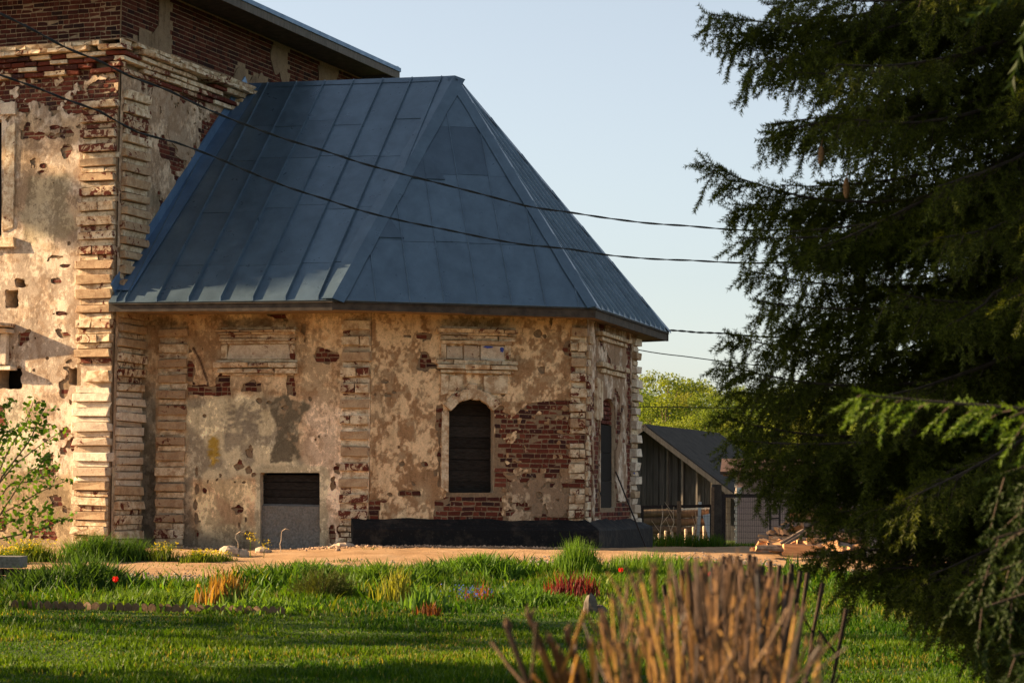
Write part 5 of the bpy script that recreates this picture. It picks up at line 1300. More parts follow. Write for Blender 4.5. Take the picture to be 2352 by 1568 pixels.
# ------------------------------------------------------------------ overhead cables
def cable(label, pts, d0, d1, rad, strands=2, wob=.012):
    pts = np.array(pts, float); t = np.r_[0, np.cumsum(np.hypot(*np.diff(pts, axis=0).T))]; t /= t[-1]
    n = 260; q = np.linspace(0, 1, n); u = np.interp(q, t, pts[:, 0]); v = np.interp(q, t, pts[:, 1])
    k = np.ones(9) / 9
    def sm(a): return np.convolve(np.pad(a, 4, 'edge'), k, 'valid')
    u, v = sm(u), sm(v); W_ = np.array([P(a, b, d0 + (d1 - d0) * c) for a, b, c in zip(u, v, q)])
    W_[:, 2] += wob * np.interp(np.arange(n), np.arange(0, n + 9, 9), np.random.RandomState(int(d0 * 7)).normal(size=len(np.arange(0, n + 9, 9))))
    g = G()
    for s in range(strands):
        ph = s * math.pi + np.arange(n) * .55; off = np.c_[np.zeros(n), np.cos(ph), np.sin(ph)] * rad * (.9 if strands > 1 else 0)
        g.tube(W_ + off, rad, 5)
    return tag(g.build('cable', MAT['wire'], None, True), label, 'cable', 'overhead cables')
cable('upper black twisted cable slanting across the blue roof', [(-120, -30), (0, 28), (90, 75), (180, 128), (350, 195), (480, 256), (650, 318), (830, 374), (1040, 428), (1240, 479), (1400, 502), (1500, 514), (1690, 528), (1800, 526), (2100, 505), (2500, 470)], 21, 37, .0078)
cable('lower black cable slanting across the blue roof', [(-120, 125), (0, 168), (120, 214), (250, 276), (340, 312), (480, 358), (650, 426), (780, 470), (900, 500), (1140, 550), (1270, 568), (1400, 587), (1550, 598), (1690, 603), (1800, 600), (2100, 585), (2500, 550)], 21, 36, .0072, 2, .016)
cable('thin cable leaving the tip of the apse eaves towards the spruce', [(1534, 758), (1600, 762), (1680, 768), (1760, 774), (2000, 780), (2500, 770)], 43.6, 52, .011, 2, .004)
cable('thin sagging cable from the apse end wall below the eaves', [(1458, 802), (1490, 806), (1530, 814), (1570, 818), (1600, 822), (1690, 834), (1800, 845), (2100, 862), (2500, 850)], 43.8, 54, .010, 1, .006)
cable('very thin far cable crossing before the wood', [(1400, 932), (1460, 934), (1580, 935), (1690, 937), (2000, 940), (2500, 935)], 75, 76, .014, 1, .0)
# ------------------------------------------------------------------ pruned shrub close to the camera
def m_cane():
    m, t, b = newmat('pruned_cane', .55, .35); k = NT(t)
    c = k.ramp(k.rnd(), [(0, (.02, .009, .004)), (.45, (.085, .036, .008)), (.8, (.22, .10, .018)), (1, (.42, .22, .038))])
    c = k.mix(.8, c, k.ramp(k.noise(28, 5, .7), [(.3, (.4, .38, .36)), (.6, (1.15, 1.15, 1.15))]), 'MULTIPLY'); k.l(c, b.inputs['Base Color']); k.bump(b, k.noise(60, 3), .4, .004); return m
MAT['cane'] = m_cane(); MAT['budk'] = m_simple('dry_bud', (0.10, 0.055, 0.03), .9, .4, 40)
r = np.random.RandomState(14); SY = 5.4
cxs = P(1645, 1400, SY)[0]; shrub = thing('pruned_shrub', (cxs, SY, float(zg(cxs, SY))), 'blurred bush of cut brown canes in the near foreground', 'shrub')
def cane(u, v, Y, bx, by, thick):
    tip = P(u, v, Y); b = np.array([bx, by, float(zg(bx, by)) - .03]); g = G(); n = 9; k = np.linspace(0, 1, n)
    pts = b + (tip - b) * k[:, None]; pts[:, 0] += (tip[0] - b[0]) * (k ** 1.6 - k); pts[:, 1] += (tip[1] - b[1]) * (k ** 1.6 - k); pts += r.normal(0, .0022, pts.shape) * np.minimum(k, .9)[:, None]
    rad = np.linspace(thick * 1.15, thick, n); rad[-1] = thick * 1.25; rad[-2] *= 1.1
    g.tube(pts, rad, 6)
    for s in range(r.randint(2, 6)):   # short spurs and buds
        j = r.randint(5, n - 1); d = npn(r.normal(size=3) * (.6, .6, .2) + (0, 0, 1.0)); L = r.uniform(.04, .2)
        g.tube([pts[j], pts[j] + d * L * .6, pts[j] + d * L + (0, 0, .01)], [thick * .75, thick * .6, thick * .7], 5)
    s_ = g.build('stem', MAT['cane'], shrub)
    gb = G()
    for q in range(r.randint(2, 4)):
        c = pts[-1] + r.normal(0, thick * .9, 3); gb.tube([c - (0, 0, .012), c, c + (r.normal(0, .006), r.normal(0, .006), .018)], [thick * .4, thick * .75, thick * .2], 5)
    gb.build('bud', MAT['budk'], s_)
for i in range(120):
    u = r.uniform(1368, 1888)
    top = np.interp(u, [1360, 1390, 1430, 1480, 1560, 1640, 1740, 1800, 1840, 1890], [1470, 1390, 1335, 1305, 1290, 1284, 1296, 1318, 1370, 1460])
    v = top + abs(r.normal(0, 45)) if r.rand() < .6 else r.uniform(top, 1540)
    Y = SY + r.uniform(-.55, .75); tip = P(u, v, Y)
    cane(u, v, Y, cxs + (tip[0] - cxs) * .30 + r.normal(0, .08), Y + r.normal(0, .12), r.uniform(.0022, .0042))
for u, v in ((1165, 1432), (1212, 1412), (1268, 1470), (1303, 1455), (1290, 1500), (1335, 1525), (1240, 1490), (1355, 1480), (1320, 1560)):
    cane(u, v, SY - .1, cxs - .16 + r.normal(0, .03), SY, r.uniform(.006, .0075))
# a row of dark cut canes standing behind it
b2 = GH(1700, 1345); b2x = P(1700, 1340, 9.0); MAT['darkcane'] = m_simple('dark_cane', (.035, .02, .013), .9, .4, 40, rnd=.4); sh2 = thing('pruned_shrub', (b2x[0], 9.0, float(zg(b2x[0], 9.0))), 'darker bush of cut canes just behind the near one', 'shrub')
for i in range(60):
    u = 1700 + r.normal(0, 75); v = 1276 + abs(r.normal(0, 34)) + .0016 * (u - 1700) ** 2; Y = 9 + r.uniform(-.4, .4); tip = P(u, v, Y); bx = b2x[0] + (tip[0] - b2x[0]) * .5
    g = G(); k = np.linspace(0, 1, 7)[:, None]; pts = np.array([bx, 9 + (Y - 9) * .5, float(zg(bx, 9)) - .03]) * (1 - k) + tip * k + r.normal(0, .006, (7, 3)); g.tube(pts, np.r_[np.full(5, .0055), .008, .010], 5)
    for j in (4, 5): q = pts[j] + r.normal(0, .05, 3) + (0, 0, .07); g.tube([pts[j], q], [.005, .006], 4)
    g.build('stem', MAT['darkcane'], sh2)

# ------------------------------------------------------------------ leafy young shrub at the left edge
r = np.random.RandomState(2); LY = 25.0
lb = P(-60, 1300, LY); lil = thing('leafy_shrub', (lb[0], LY, float(zg(lb[0], LY))), 'young leafy bush reaching in from the left edge before the sunlit wall', 'shrub')
stems = [[(-70, 1330), (-30, 1150), (20, 1030), (60, 975), (75, 925)], [(-70, 1330), (-10, 1120), (30, 1070), (95, 1020), (148, 985)], [(-70, 1330), (-20, 1190), (40, 1160), (90, 1130), (160, 1100)], [(-70, 1330), (-10, 1238), (50, 1226), (100, 1212), (160, 1187)], [(-70, 1330), (-60, 1100), (-30, 990), (0, 945), (20, 930)], [(-70, 1330), (0, 1180), (60, 1090), (100, 1060), (112, 1050)], [(-70, 1330), (-30, 1200), (20, 1110), (80, 1105), (125, 1078)], [(-70, 1330), (0, 1100), (70, 1010), (90, 960), (104, 932)], [(-70, 1330), (-20, 1080), (10, 1010), (40, 985), (105, 982)], [(-70, 1330), (-25, 1220), (30, 1195), (70, 1180), (108, 1170)], [(-70, 1330), (-60, 1060), (-40, 1000), (-10, 985), (30, 990)]]
lc = []
for si, st_ in enumerate(stems):
    dy = r.uniform(-.9, .9); st_ = np.array(st_, float); k = np.linspace(0, 1, 16); u = np.interp(k, np.linspace(0, 1, 5), st_[:, 0]); v = np.interp(k, np.linspace(0, 1, 5), st_[:, 1])
    pts = np.array([P(a, b, LY + dy * c) for a, b, c in zip(u, v, k)]); pts[0] = (lb[0], LY, zg(lb[0], LY) - .03)
    g = G(); g.tube(pts, np.linspace(.012, .004, 16), 5); g.build('stem', MAT['twig'], lil)
    for j in range(5, 16):
        for q in range(int(r.poisson(8.5)) + (4 if j == 15 else 0)): lc.append(pts[j] + r.normal(0, .045, 3))
lc = np.array(lc); V, Q = leaf_quads(lc, .062, r); V = V.reshape(-1, 4, 3); c_ = V.mean(1, keepdims=True); V[:, [1, 3]] = c_ + (V[:, [1, 3]] - c_) * 1.35
place('leaves', fmesh('leaves', V.reshape(-1, 3), quads=Q, mat=MAT['leaf_lilac']), lil)['kind'] = 'stuff'

# ------------------------------------------------------------------ trees outside the picture that shade the lawn and the wall
off = [(-17.0, 18.4, 13.0, 2.9, .8, 15000, 'broad garden tree left of the picture shading the near lawn'), (-14.0, 16.5, 9.3, 2.9, .5, 10000, 'round garden tree left of the picture nearest the camera'), (-22, 26.0, 11.5, 2.0, 2, 1300, 'thin garden tree left of the picture dappling the flower bed'), (-31, 43.75, 19.5, 2.4, 14.0, 17000, 'high tree left of the church shading the top of its wall')]
for i, (x, y, H, R, b, n, lab) in enumerate(off):
    leafy_tree('garden_tree', lab, (x, y, float(zg(x, y))), H, R, b, n, .34, MAT['leaf_off'], 90 + i, clumps=90 if i == 3 else 40, spread=.28 if i == 3 else .4, trunk=.2)

# ------------------------------------------------------------------ grass
def blades(name, x, y, h, wdt, col, mat, r, lean=.45, dirx=0.0):
    n = len(x); z = zg(x, y); a = r.rand(n) * 6.283; ca, sa = np.cos(a), np.sin(a); ln = h * lean * r.uniform(.2, 1.3, n); b = r.rand(n) * 6.283
    bx, by = np.cos(b) * ln + dirx * h, np.sin(b) * ln
    w = wdt * r.uniform(.7, 1.3, n) / 2
    p = np.stack([x, y, z - .01], -1); s = np.stack([ca * w, sa * w, 0 * w], -1)
    m = p + np.stack([bx * .3, by * .3, h * .55], -1); t = p + np.stack([bx, by, h], -1)
    V = np.stack([p - s, p + s, m - s * .8, m + s * .8, t], 1); o = np.arange(n)[:, None] * 5
    Q = (o + np.array([0, 1, 3, 2])).astype(np.int32); T = (o + np.array([2, 3, 4])).astype(np.int32)
    return place(name, fmesh(name, V.reshape(-1, 3), tris=T, quads=Q, mat=mat, col=np.repeat(col, 5, 0)))
MAT['grass'] = m_leaf('grass_blade', (0, 0, 0), .45, attr=True, rough=.5)
r = np.random.RandomState(40)
def lawncol(n, x, y, r):
    k = np.clip(.5 + 1.6 * (fbm(N2, x * .8, y * .8, 3) - .5) + r.normal(0, .25, n), 0, 1)[:, None]
    c = np.array([.016, .058, .003]) * (1 - k) + np.array([.085, .14, .006]) * k
    dry = (r.rand(n) < .03 + .16 * sstep(.55, .7, fbm(N4, x * .6, y * .6, 3)))[:, None]
    return np.where(dry, np.array([.19, .16, .035]) * r.uniform(.7, 1.1, n)[:, None], c)
n = 215000; y = 16.5 + (34.5 - 16.5) * r.rand(n) ** 1.15; x = (r.rand(n) * 2 - 1) * (.245 * y + .6)
e = dirt_front(x) - y; keep = (dirtness(x, y) < .05) & (r.rand(n) < np.where(y < 24, 1, .8) * (.75 + .25 * sstep(.36, .48, fbm(N4, x * 1.3 + 31, y * 1.3, 3)))); x, y, e = x[keep], y[keep], e[keep]; n = len(x)
bed = sstep(6.2, 4.5, e) * sstep(4.2, 3.2, np.abs(x - 0)) * 0 + sstep(6.0, 4.6, e) * .55
tuft = fbm(N3, x * 1.6, y * 1.6, 3); h = (.028 + .032 * r.rand(n)) * (.6 + .9 * sstep(.3, .7, tuft)) * (1 + .5 * sstep(25, 28, y)) + bed * .10 * sstep(.42, .65, tuft) * r.rand(n) * 1.6 + .07 * sstep(1.2, .2, e) * r.rand(n)
tag(blades('grass', x, y, h, .0165, lawncol(n, x, y, r), MAT['grass'], r), 'mown green lawn grass across the foreground', 'grass', None, 'stuff')
n = 30000; y = r.uniform(5, 17, n); x = (r.rand(n) * 2 - 1) * (.26 * y + .8)
tag(blades('grass', x, y, .05 + .05 * r.rand(n), .012, lawncol(n, x, y, r), MAT['grass'], r), 'nearest lawn grass below the picture', 'grass', None, 'stuff')
n = 16000; uu = r.uniform(-9, 9, n); y = dirt_front(uu) - np.abs(r.normal(0, 1.0, n)) * 2.6 - .1; x = uu
k_ = (fbm(N4, x * 1.1, y * 1.1, 3) + r.normal(0, .05, n) > .5) & (y > 24.5); x, y = x[k_], y[k_]; n = len(x); hv = .09 + .22 * sstep(.45, .7, fbm(N1, x * .9 + 7, y * .9, 3)) * r.rand(n)
cc = np.array([.05, .11, .008]) * r.uniform(.5, 1.6, (n, 1)); yy = r.rand(n) < .18; cc[yy] = np.array([.13, .17, .012]) * r.uniform(.7, 1.2, (yy.sum(), 1))
tag(blades('bed_greenery', x, y, hv, .034, cc, MAT['grass'], r, .8), 'mixed low greenery covering the flower bed along the dirt', 'greenery', None, 'stuff')
# tufts scattered on the dirt and along the yard's far edge
cx, cy, ch = [], [], []
for (u, v, k, hh, sp) in [(795, 1290, 60, .07, .12), (1090, 1251, 50, .10, .10), (1330, 1270, 25, .05, .1), (860, 1262, 30, .05, .1), (1010, 1272, 20, .03, .1), (600, 1302, 40, .06, .2), (1400, 1250, 60, .12, .3), (700, 1296, 40, .06, .25), (470, 1310, 60, .06, .4), (500, 1306, 40, .06, .3), (400, 1300, 60, .05, .3), (940, 1284, 20, .03, .1)]:
    p = GH(u, v); cx += list(p[0] + r.normal(0, sp, k)); cy += list(p[1] + r.normal(0, sp, k)); ch += list(hh * r.uniform(.4, 1.3, k))
for (u0, u1, Y, k, hh) in ((1495, 1660, 47.2, 900, .28), (1660, 1880, 47.5, 500, .12), (1440, 1500, 46, 150, .2)):
    uu = r.uniform(u0, u1, k); YY = Y + r.normal(0, .25, k)
    for a, b in zip(uu, YY): p = P(a, 1240, b); cx.append(p[0]); cy.append(p[1]); ch.append(hh * r.uniform(.3, 1.2))
cx, cy, ch = map(np.array, (cx, cy, ch)); tag(blades('weeds', cx, cy, ch, .016, lawncol(len(cx), cx, cy, r), MAT['grass'], r, .7), 'sparse weeds dotted over the dirt yard and its far edge', 'weeds', None, 'stuff')

# ------------------------------------------------------------------ gravel
n = 9000; x = r.uniform(-9, 12, n); y = dirt_front(x) + .15 + np.abs(r.normal(0, .75, n)); keep = fbm(N1, x * .5, y * 1.2, 3) > .40; x, y = x[keep], y[keep]; n = len(x)
sz = r.uniform(.008, .026, n); oc = np.array([[1, 0, 0], [-1, 0, 0], [0, 1, 0], [0, -1, 0], [0, 0, .8], [0, 0, -.8]]); V = np.stack([x, y, zg(x, y) + .022], -1)[:, None] + oc[None] * sz[:, None, None] * r.uniform(.6, 1.3, (n, 6, 1))
T = np.array([[0, 2, 4], [2, 1, 4], [1, 3, 4], [3, 0, 4], [2, 0, 5], [1, 2, 5], [3, 1, 5], [0, 3, 5]])
MAT['gravel'] = m_simple('grey_gravel', (.20, .165, .14), .9, .3, 30, rnd=.45)
tag(place('gravel', fmesh('gravel', V.reshape(-1, 3), tris=(T[None] + (np.arange(n) * 6)[:, None, None]).reshape(-1, 3), mat=MAT['gravel'])), 'grey gravel scattered along the lawn edge of the dirt', 'gravel', None, 'stuff')

n = 2600; uu = r.uniform(-.3, 1, n); sid = r.rand(n) < .45
xa = np.where(sid, A0[0] + (AB[0] - A0[0]) * uu, AB[0] + (BC[0] - AB[0]) * uu); ya = np.where(sid, A0[1] + (AB[1] - A0[1]) * uu - .05, AB[1] + (BC[1] - AB[1]) * uu - .34) - np.abs(r.normal(0, .28, n))
sz = r.uniform(.006, .03, n) * r.uniform(.5, 1.4, n); V = np.stack([xa, ya, zg(xa, ya) + .02], -1)[:, None] + oc[None] * sz[:, None, None] * r.uniform(.6, 1.3, (n, 6, 1))
MAT['rubble'] = m_simple('plaster_rubble', (.34, .22, .14), .95, .3, 30, rnd=.6)
tag(place('rubble', fmesh('rubble', V.reshape(-1, 3), tris=(T[None] + (np.arange(n) * 6)[:, None, None]).reshape(-1, 3), mat=MAT['rubble'])), 'crumbs of plaster and brick along the foot of the apse', 'rubble', None, 'stuff')
# ------------------------------------------------------------------ flower bed and single plants
def plant(name, label, cat, u, v, n, hh, wdt, spread, col, lean=.5, group=None, part='leaves', var=.3, p=None):
    p = GH(u, v) if p is None else p; t = thing(name, p, label, cat, group); rr = np.random.RandomState(int(u * 7 + v))
    x = p[0] + rr.normal(0, spread, n); y = p[1] + rr.normal(0, spread, n); c = np.array(col) * rr.uniform(1 - var, 1 + var, (n, 1))
    d = np.hypot(x - p[0], y - p[1]) / (spread * 2.2 + 1e-6); o = blades(part, x, y, hh * rr.uniform(.55, 1.15, n) * np.clip(1.15 - .5 * d, .3, 1.2), wdt, c, MAT['grass'], rr, lean)
    o.parent = t; o.matrix_parent_inverse = LOC[t.name].inverted(); return t
GRN = (.06, .115, .015); YEL = (.50, .38, .02)
def flowers(t, p, n, spread, z0, z1, size, col, part='flowers'):
    rr = np.random.RandomState(n + int(abs(p[0]) * 100)); c = np.stack([p[0] + rr.normal(0, spread, n), p[1] + rr.normal(0, spread, n), p[2] + rr.uniform(z0, z1, n)], -1)
    V, Q = leaf_quads(c, size, rr); o = place(part, fmesh(part, V, quads=Q, mat=MAT['petal'], col=np.repeat(np.array(col) * rr.uniform(.7, 1.2, (n, 1)), 4, 0)), t); o['kind'] = 'stuff'; return o
MAT['petal'] = m_leaf('flower_petal', (0, 0, 0), .35, attr=True, rough=.6)
# at the foot of the church
plant('grass_tussock', 'thick tall green grass tussock at the foot of the sunlit quoin', 'grass', 215, 1288, 1500, .42, .014, .26, (.055, .115, .012), .6)
plant('grass_tussock', 'tall dark grass tussock in the corner by the apse wall', 'grass', 290, 1288, 900, .38, .014, .22, (.045, .095, .012), .6)
for i, (u, v, n, hh, sp, lab) in enumerate(((65, 1292, 700, .34, .2, 'yellow-green flowering weed clump at the foot of the church near the left edge'), (5, 1296, 400, .26, .18, 'yellow-green weed clump cut by the left edge'), (378, 1290, 250, .3, .11, 'yellow flowering weed before the quoin of the apse'), (458, 1292, 420, .2, .16, 'broad low clump of yellow blossom left of the doorway'), (505, 1290, 200, .17, .1, 'small clump of yellow blossom next to the pale stone'))):
    t = plant('flowering_weed', lab, 'weed', u, v, n, hh, .016, sp, (.10, .14, .015), .6); p = GH(u, v); flowers(t, p, n // 3, sp, hh * .6, hh * 1.05, .035, YEL)
for u, v, vt, lab in ((575, 1282, 1228, 'tall thin yellow flowering weed left of the doorway'), (607, 1283, 1245, 'slender yellow topped weed under the doorway edge'), (645, 1270, 1218, 'dry pale stalk standing before the concrete doorway'), (545, 1276, 1225, 'bent dry stalk beside the pale stone')):
    p = GH(u, v); top = P(u + (3 if vt == 1218 else 0), vt, p[1]); t = thing('weed_stalk', p, lab, 'weed'); dry = 'dry' in lab
    g = G(); k = np.linspace(0, 1, 6)[:, None]; pts = p * (1 - k) + top * k + r.normal(0, .012, (6, 3)); g.tube(pts, np.linspace(.010 if dry else .006, .003, 6), 5); g.build('stalk', MAT['stake'] if dry else MAT['leaf_lilac'], t)
    if not dry: flowers(t, top - (0, 0, .1), 40, .05, 0, .14, .035, YEL)
    else:
        g = G(); q = pts[-1]; g.tube([q, q + (.06, 0, .04), q + (.13, 0, .02)], [.004, .006, .003], 4); g.build('dry_leaf', MAT['stake'], t)
# stones and bricks lying about
def m_rock(name, col): return m_simple(name, col, .9, .35, 14, bump=.6)
MAT['pale_stone'] = m_rock('pale_stone', (.38, .29, .21)); MAT['dark_stone'] = m_rock('brown_stone', (.22, .15, .10)); MAT['grey_stone'] = m_rock('grey_stone', (.10, .082, .065))
def stone(label, u, v, w, h, mat, seed, p=None):
    rr = np.random.RandomState(seed); a = np.linspace(0, math.pi, 7); V = []; n = 10
    for i, t in enumerate(a):
        for j in range(n):
            q = j * 6.283 / n; k = 1 + .22 * (rr.rand() - .5); V.append((math.sin(t) * math.cos(q) * k * w / 2, math.sin(t) * math.sin(q) * k * w / 2, math.cos(t) * k * h * .62))
    Q = [(i * n + j, (i + 1) * n + j, (i + 1) * n + (j + 1) % n, i * n + (j + 1) % n) for i in range(6) for j in range(n)]
    p = GH(u, v) if p is None else p; return tag(place('stone', fmesh('stone', V, quads=np.array(Q), mat=MAT[mat]), None, Matrix.Translation((p[0], p[1], p[2] + h * .3))), label, 'stone')
stone('large pale stone lying below the plastered wall left of the doorway', 527, 1278, .34, .2, 'pale_stone', 1)
stone('small pale stone with rounded top next to the yellow weed', 557, 1278, .22, .14, 'pale_stone', 2)
stone('pale flat stone right under the concrete doorway', 604, 1270, .28, .12, 'pale_stone', 3)
stone('small white stone among the yellow blossom', 410, 1290, .16, .1, 'pale_stone', 4)
stone('brown stone lying alone on the dirt', 750, 1306, .20, .1, 'dark_stone', 5)
stone('pale rubble stone at the apse corner on the sand', 790, 1257, .4, .1, 'pale_stone', 6)
stone('reddish brick lump on the sand right of the doorway', 776, 1267, .1, .07, 'dark_stone', 7)
stone('jagged grey rock standing in the lawn left of the cane bush', 1356, 1413, .17, .26, 'grey_stone', 8)
stone('smaller grey rock leaning at the foot of the jagged rock', 1376, 1412, .18, .13, 'grey_stone', 9)
for u, v, w, lab in ((835, 1318, .85, 'dark plank lying on the gravel at the lawn edge'), (1445 - 660, 1324, .7, 'short dark plank half hidden in the lawn edge grass'), (870, 1314, .9, 'dark plank on the gravel further right')):
    p = GH(u, v); tag(G().bar(p + (-w / 2, 0, .03), p + (w / 2, .05, .04), .1, .04).build('plank', MAT['fascia']), lab, 'plank')
# low stack with a pale slab, at the left edge
p = GH(12, 1352); st_ = thing('slab_stack', p, 'low stack of dark bricks under a pale slab at the left edge', 'stack')
for i in range(3):
    for j in range(4):
        G().box(p[0] - .55 + j * .26 + .02 * i, p[0] - .32 + j * .26 + .02 * i, p[1] - .1, p[1] + .15, p[2] + i * .085, p[2] + i * .085 + .075).build('brick', MAT['fascia'], st_)
g = G(); g.box(p[0] - .6, p[0] + .2, p[1] - .15, p[1] + .3, p[2] + .26, p[2] + .40); g.build('slab', MAT['concrete'], st_)
for i in range(5): G().box(p[0] + .32 + i % 2 * .14, p[0] + .45 + i % 2 * .14, p[1], p[1] + .12, p[2] + (i // 2) * .07, p[2] + (i // 2) * .07 + .065).build('brick', MAT['fascia'], st_)
# bed edging of small scallops
MAT['edge'] = m_simple('brown_plastic_edging', (.17, .10, .055), .6, .3, 30)
ed = thing('bed_edging', GH(330, 1402), 'low brown scalloped edging along the front of the flower bed', 'edging')
for i in range(34):
    u = 25 + i * 18.5; v = np.interp(u, [20, 640], [1396, 1411]); p = GH(u, v); p2 = GH(u + 17.5, v + .4); g = G(); n = 7
    top = [(p + (p2 - p) * k / (n - 1))[:2].tolist() + [p[2] + .055 + .035 * math.sin(math.pi * k / (n - 1))] for k in range(n)]
    bot = [(p + (p2 - p) * k / (n - 1))[:2].tolist() + [p[2] - .03] for k in range(n)]; th = np.array([0, .03, 0])
    V = top + bot + [np.array(q) + th for q in top] + [np.array(q) + th for q in bot]
    Fq = [[k + n, k + 1 + n, k + 1, k] for k in range(n - 1)] + [[2 * n + k, 2 * n + k + 1, 3 * n + k + 1, 3 * n + k] for k in range(n - 1)] + [[k, k + 1, 2 * n + k + 1, 2 * n + k] for k in range(n - 1)] + [[0, 2 * n, 3 * n, n], [n - 1, 2 * n - 1, 4 * n - 1, 3 * n - 1]]
    g.add(V, Fq); g.build('scallop', MAT['edge'], ed)
# bed plants
BEDP = [('leafy_clump', 'large dark leafy clump in the bed near the left edge', 195, 1356, 900, .42, .035, .28, (.045, .09, .015)), ('leafy_clump', 'dark green leafy clump at the far left of the bed', 110, 1362, 600, .35, .03, .3, (.04, .08, .014)),
 ('leafy_clump', 'broad bright green leafy clump above the juniper', 700, 1338, 900, .3, .035, .35, (.06, .12, .015)), ('leafy_clump', 'bright green leafy clump right of the juniper', 880, 1345, 700, .32, .035, .3, (.075, .14, .016)),
 ('leafy_clump', 'sunlit leafy clump at the top of the bed below the black plinth', 1100, 1325, 900, .34, .035, .3, (.075, .15, .016)), ('grass_clump', 'tall bright grass clump below the right end of the plinth', 1325, 1318, 1100, .5, .014, .18, (.085, .16, .016)), ('grass_clump', 'long sunlit grass below the fence right of the tulip', 1500, 1315, 900, .32, .014, .4, (.085, .155, .016)),
 ('leafy_clump', 'glossy low leafy patch at the right end of the edging', 600, 1402, 700, .14, .04, .3, (.10, .18, .018)), ('tulip_leaves', 'pale upright tulip leaves in the middle of the bed', 540, 1396, 60, .3, .04, .12, (.12, .19, .04)), ('tulip_leaves', 'upright tulip leaves left of the blue flowers', 975, 1400, 70, .3, .04, .12, (.09, .17, .03)),
 ('dry_fern', 'brown dry fern clump in the middle of the bed', 515, 1392, 160, .42, .03, .12, (.24, .13, .035)), ('peony', 'clump of dark red peony shoots in the bed', 1305, 1372, 130, .33, .022, .15, (.13, .018, .02)), ('peony', 'dark red peony shoots right of the main red clump', 1345, 1370, 70, .30, .022, .1, (.12, .02, .02)), ('peony', 'small reddish shoots by the tulip leaves', 985, 1412, 60, .16, .02, .07, (.18, .06, .02)), ('peony', 'thin reddish shoots among the blue flowers', 1100, 1385, 60, .25, .02, .1, (.17, .05, .025)),
 ('yellow_herb', 'yellowish herb with thin stems left of the tulip leaves', 910, 1385, 160, .45, .016, .12, (.20, .20, .03)), ('leafy_clump', 'small leafy clump on the lawn left of the rock', 1200, 1385, 600, .2, .03, .3, (.07, .14, .016)), ('leafy_clump', 'mid green leafy clump at the centre top of the bed', 985, 1335, 500, .28, .03, .2, (.06, .12, .016)), ('leafy_clump', 'low leafy clump at the left of the edging', 330, 1385, 700, .16, .03, .4, (.08, .14, .018)), ('leafy_clump', 'low leafy clump before the scalloped edging middle', 430, 1384, 500, .17, .03, .25, (.09, .15, .018))]
for nm, lab, u, v, n, hh, w, sp, c in BEDP: plant(nm, lab, 'plant', u, v, n, hh, w, sp, c, .7 if 'leafy' in nm else .3)
# juniper mound
p = GH(742, 1372); jn = thing('juniper', p, 'low dark juniper mound in the flower bed', 'juniper'); rr = np.random.RandomState(5); n = 700
d = rr.normal(size=(n, 3)); d[:, 2] = np.abs(d[:, 2]) * .8; d /= np.linalg.norm(d, axis=1)[:, None]; pos = p + d * np.array([.36, .30, .30]) * rr.uniform(.4, 1, (n, 1))
MAT['juni'] = m_leaf('juniper_needles', (.06, .07, .015), .3, .4)
place('foliage', shoots_mesh('foliage', pos, d + (0, 0, .3) + rr.normal(0, .3, (n, 3)), np.full(n, .10), .012, MAT['juni'], rr), jn)['kind'] = 'stuff'
g = G()
for k in range(6): q = p + np.array([.2 * math.cos(k), .18 * math.sin(k), .2]); g.tube([p - (0, 0, .05), (p + q) / 2, q], [.015, .01, .005], 4)
g.build('stem', MAT['bark'], jn)
# blue flowers
p = GH(1083, 1390); mus = plant('grape_hyacinth', 'patch of small blue flowers in the bed', 'flower', 1083, 1390, 200, .12, .014, .17, GRN); flowers(mus, p, 90, .18, .08, .24, .03, (.06, .09, .45))
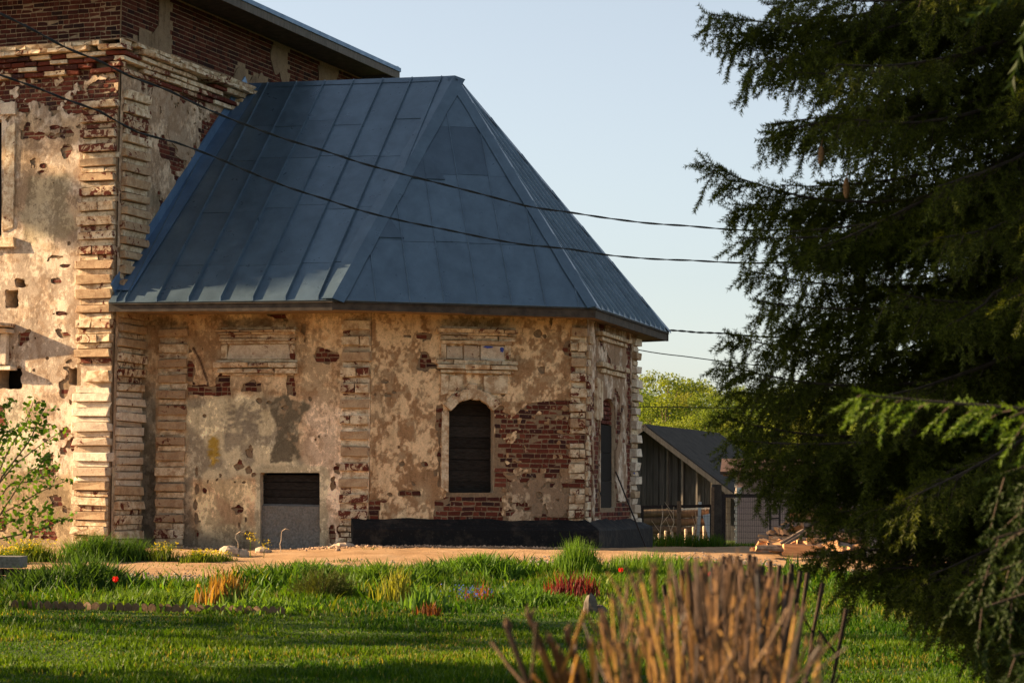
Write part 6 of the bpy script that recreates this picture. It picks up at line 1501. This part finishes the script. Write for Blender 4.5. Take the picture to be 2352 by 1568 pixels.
# tulips
MAT['tulip'] = m_leaf('red_tulip_petal', (.55, .015, .012), .3, .1); MAT['tulip_y'] = m_leaf('yellow_tulip_petal', (.6, .35, .06), .3, .1)
for u, v, vb, m, lab in ((265, 1331, 1372, 'tulip', 'single red tulip at the left of the bed'), (1426, 1310, 1345, 'tulip', 'red tulip at the top of the lawn right of the peony'), (1628, 1318, 1345, 'tulip', 'red tulip seen between the cut canes'), (456, 1345, 1385, 'tulip_y', 'orange tulip bud in the middle of the bed'), (918, 1325, 1365, 'tulip_y', 'pale yellow tulip above the yellowish herb')):
    p = GH(u, vb); c = P(u, v, p[1]); t = thing('tulip', p, lab, 'tulip', 'tulips'); G().tube([p - (0, 0, .02), (p + c) / 2 + (.01, 0, 0), c - (0, 0, .03)], .005, 5).build('stem', MAT['leaf_lilac'], t)
    s = 1.0 if m == 'tulip' else .6
    for k in range(6):
        a = k * math.pi / 3; ca, sa = math.cos(a), math.sin(a); R_ = .030 * s
        V = [c + np.array(q) * s for q in ((0, 0, -.035), (ca * .03 - sa * .016, sa * .03 + ca * .016, -.01), (ca * .032 - sa * .012, sa * .032 + ca * .012, .022), (ca * .022, sa * .022, .045), (ca * .032 + sa * .012, sa * .032 - ca * .012, .022), (ca * .03 + sa * .016, sa * .03 - ca * .016, -.01))]
        place('petal', fmesh('petal', V, polys=[[0, 1, 2, 3, 4, 5]], mat=MAT[m]), t)
    plant_leaf = blades('leaf', np.array([p[0], p[0] + .02]), np.array([p[1], p[1]]), np.array([.2, .17]), .03, np.array([GRN, GRN]), MAT['grass'], np.random.RandomState(3)); plant_leaf.parent = t; plant_leaf.matrix_parent_inverse = LOC[t.name].inverted()
# dry twigs by the fence
for u, v, vt, lab in ((1515, 1245, 1172, 'bare pale twig rising by the rail fence next to the plinth'), (1540, 1245, 1165, 'forked bare pale sapling before the log stack'), (1592, 1245, 1182, 'bare twig leaning before the stakes')):
    a = P(u, v, 47.4); a[2] = zg(a[0], a[1]); b = P(u + 8, vt, 47.4); t = thing('sapling', a, lab, 'sapling'); g = G(); k = np.linspace(0, 1, 6)[:, None]; pts = a * (1 - k) + b * k + r.normal(0, .02, (6, 3)); g.tube(pts, np.linspace(.014, .005, 6), 5)
    for j in (2, 3, 4): g.tube([pts[j], pts[j] + (r.uniform(-.2, .2), 0, .25)], [.007, .003], 4)
    g.build('stem', MAT['stake'], t)
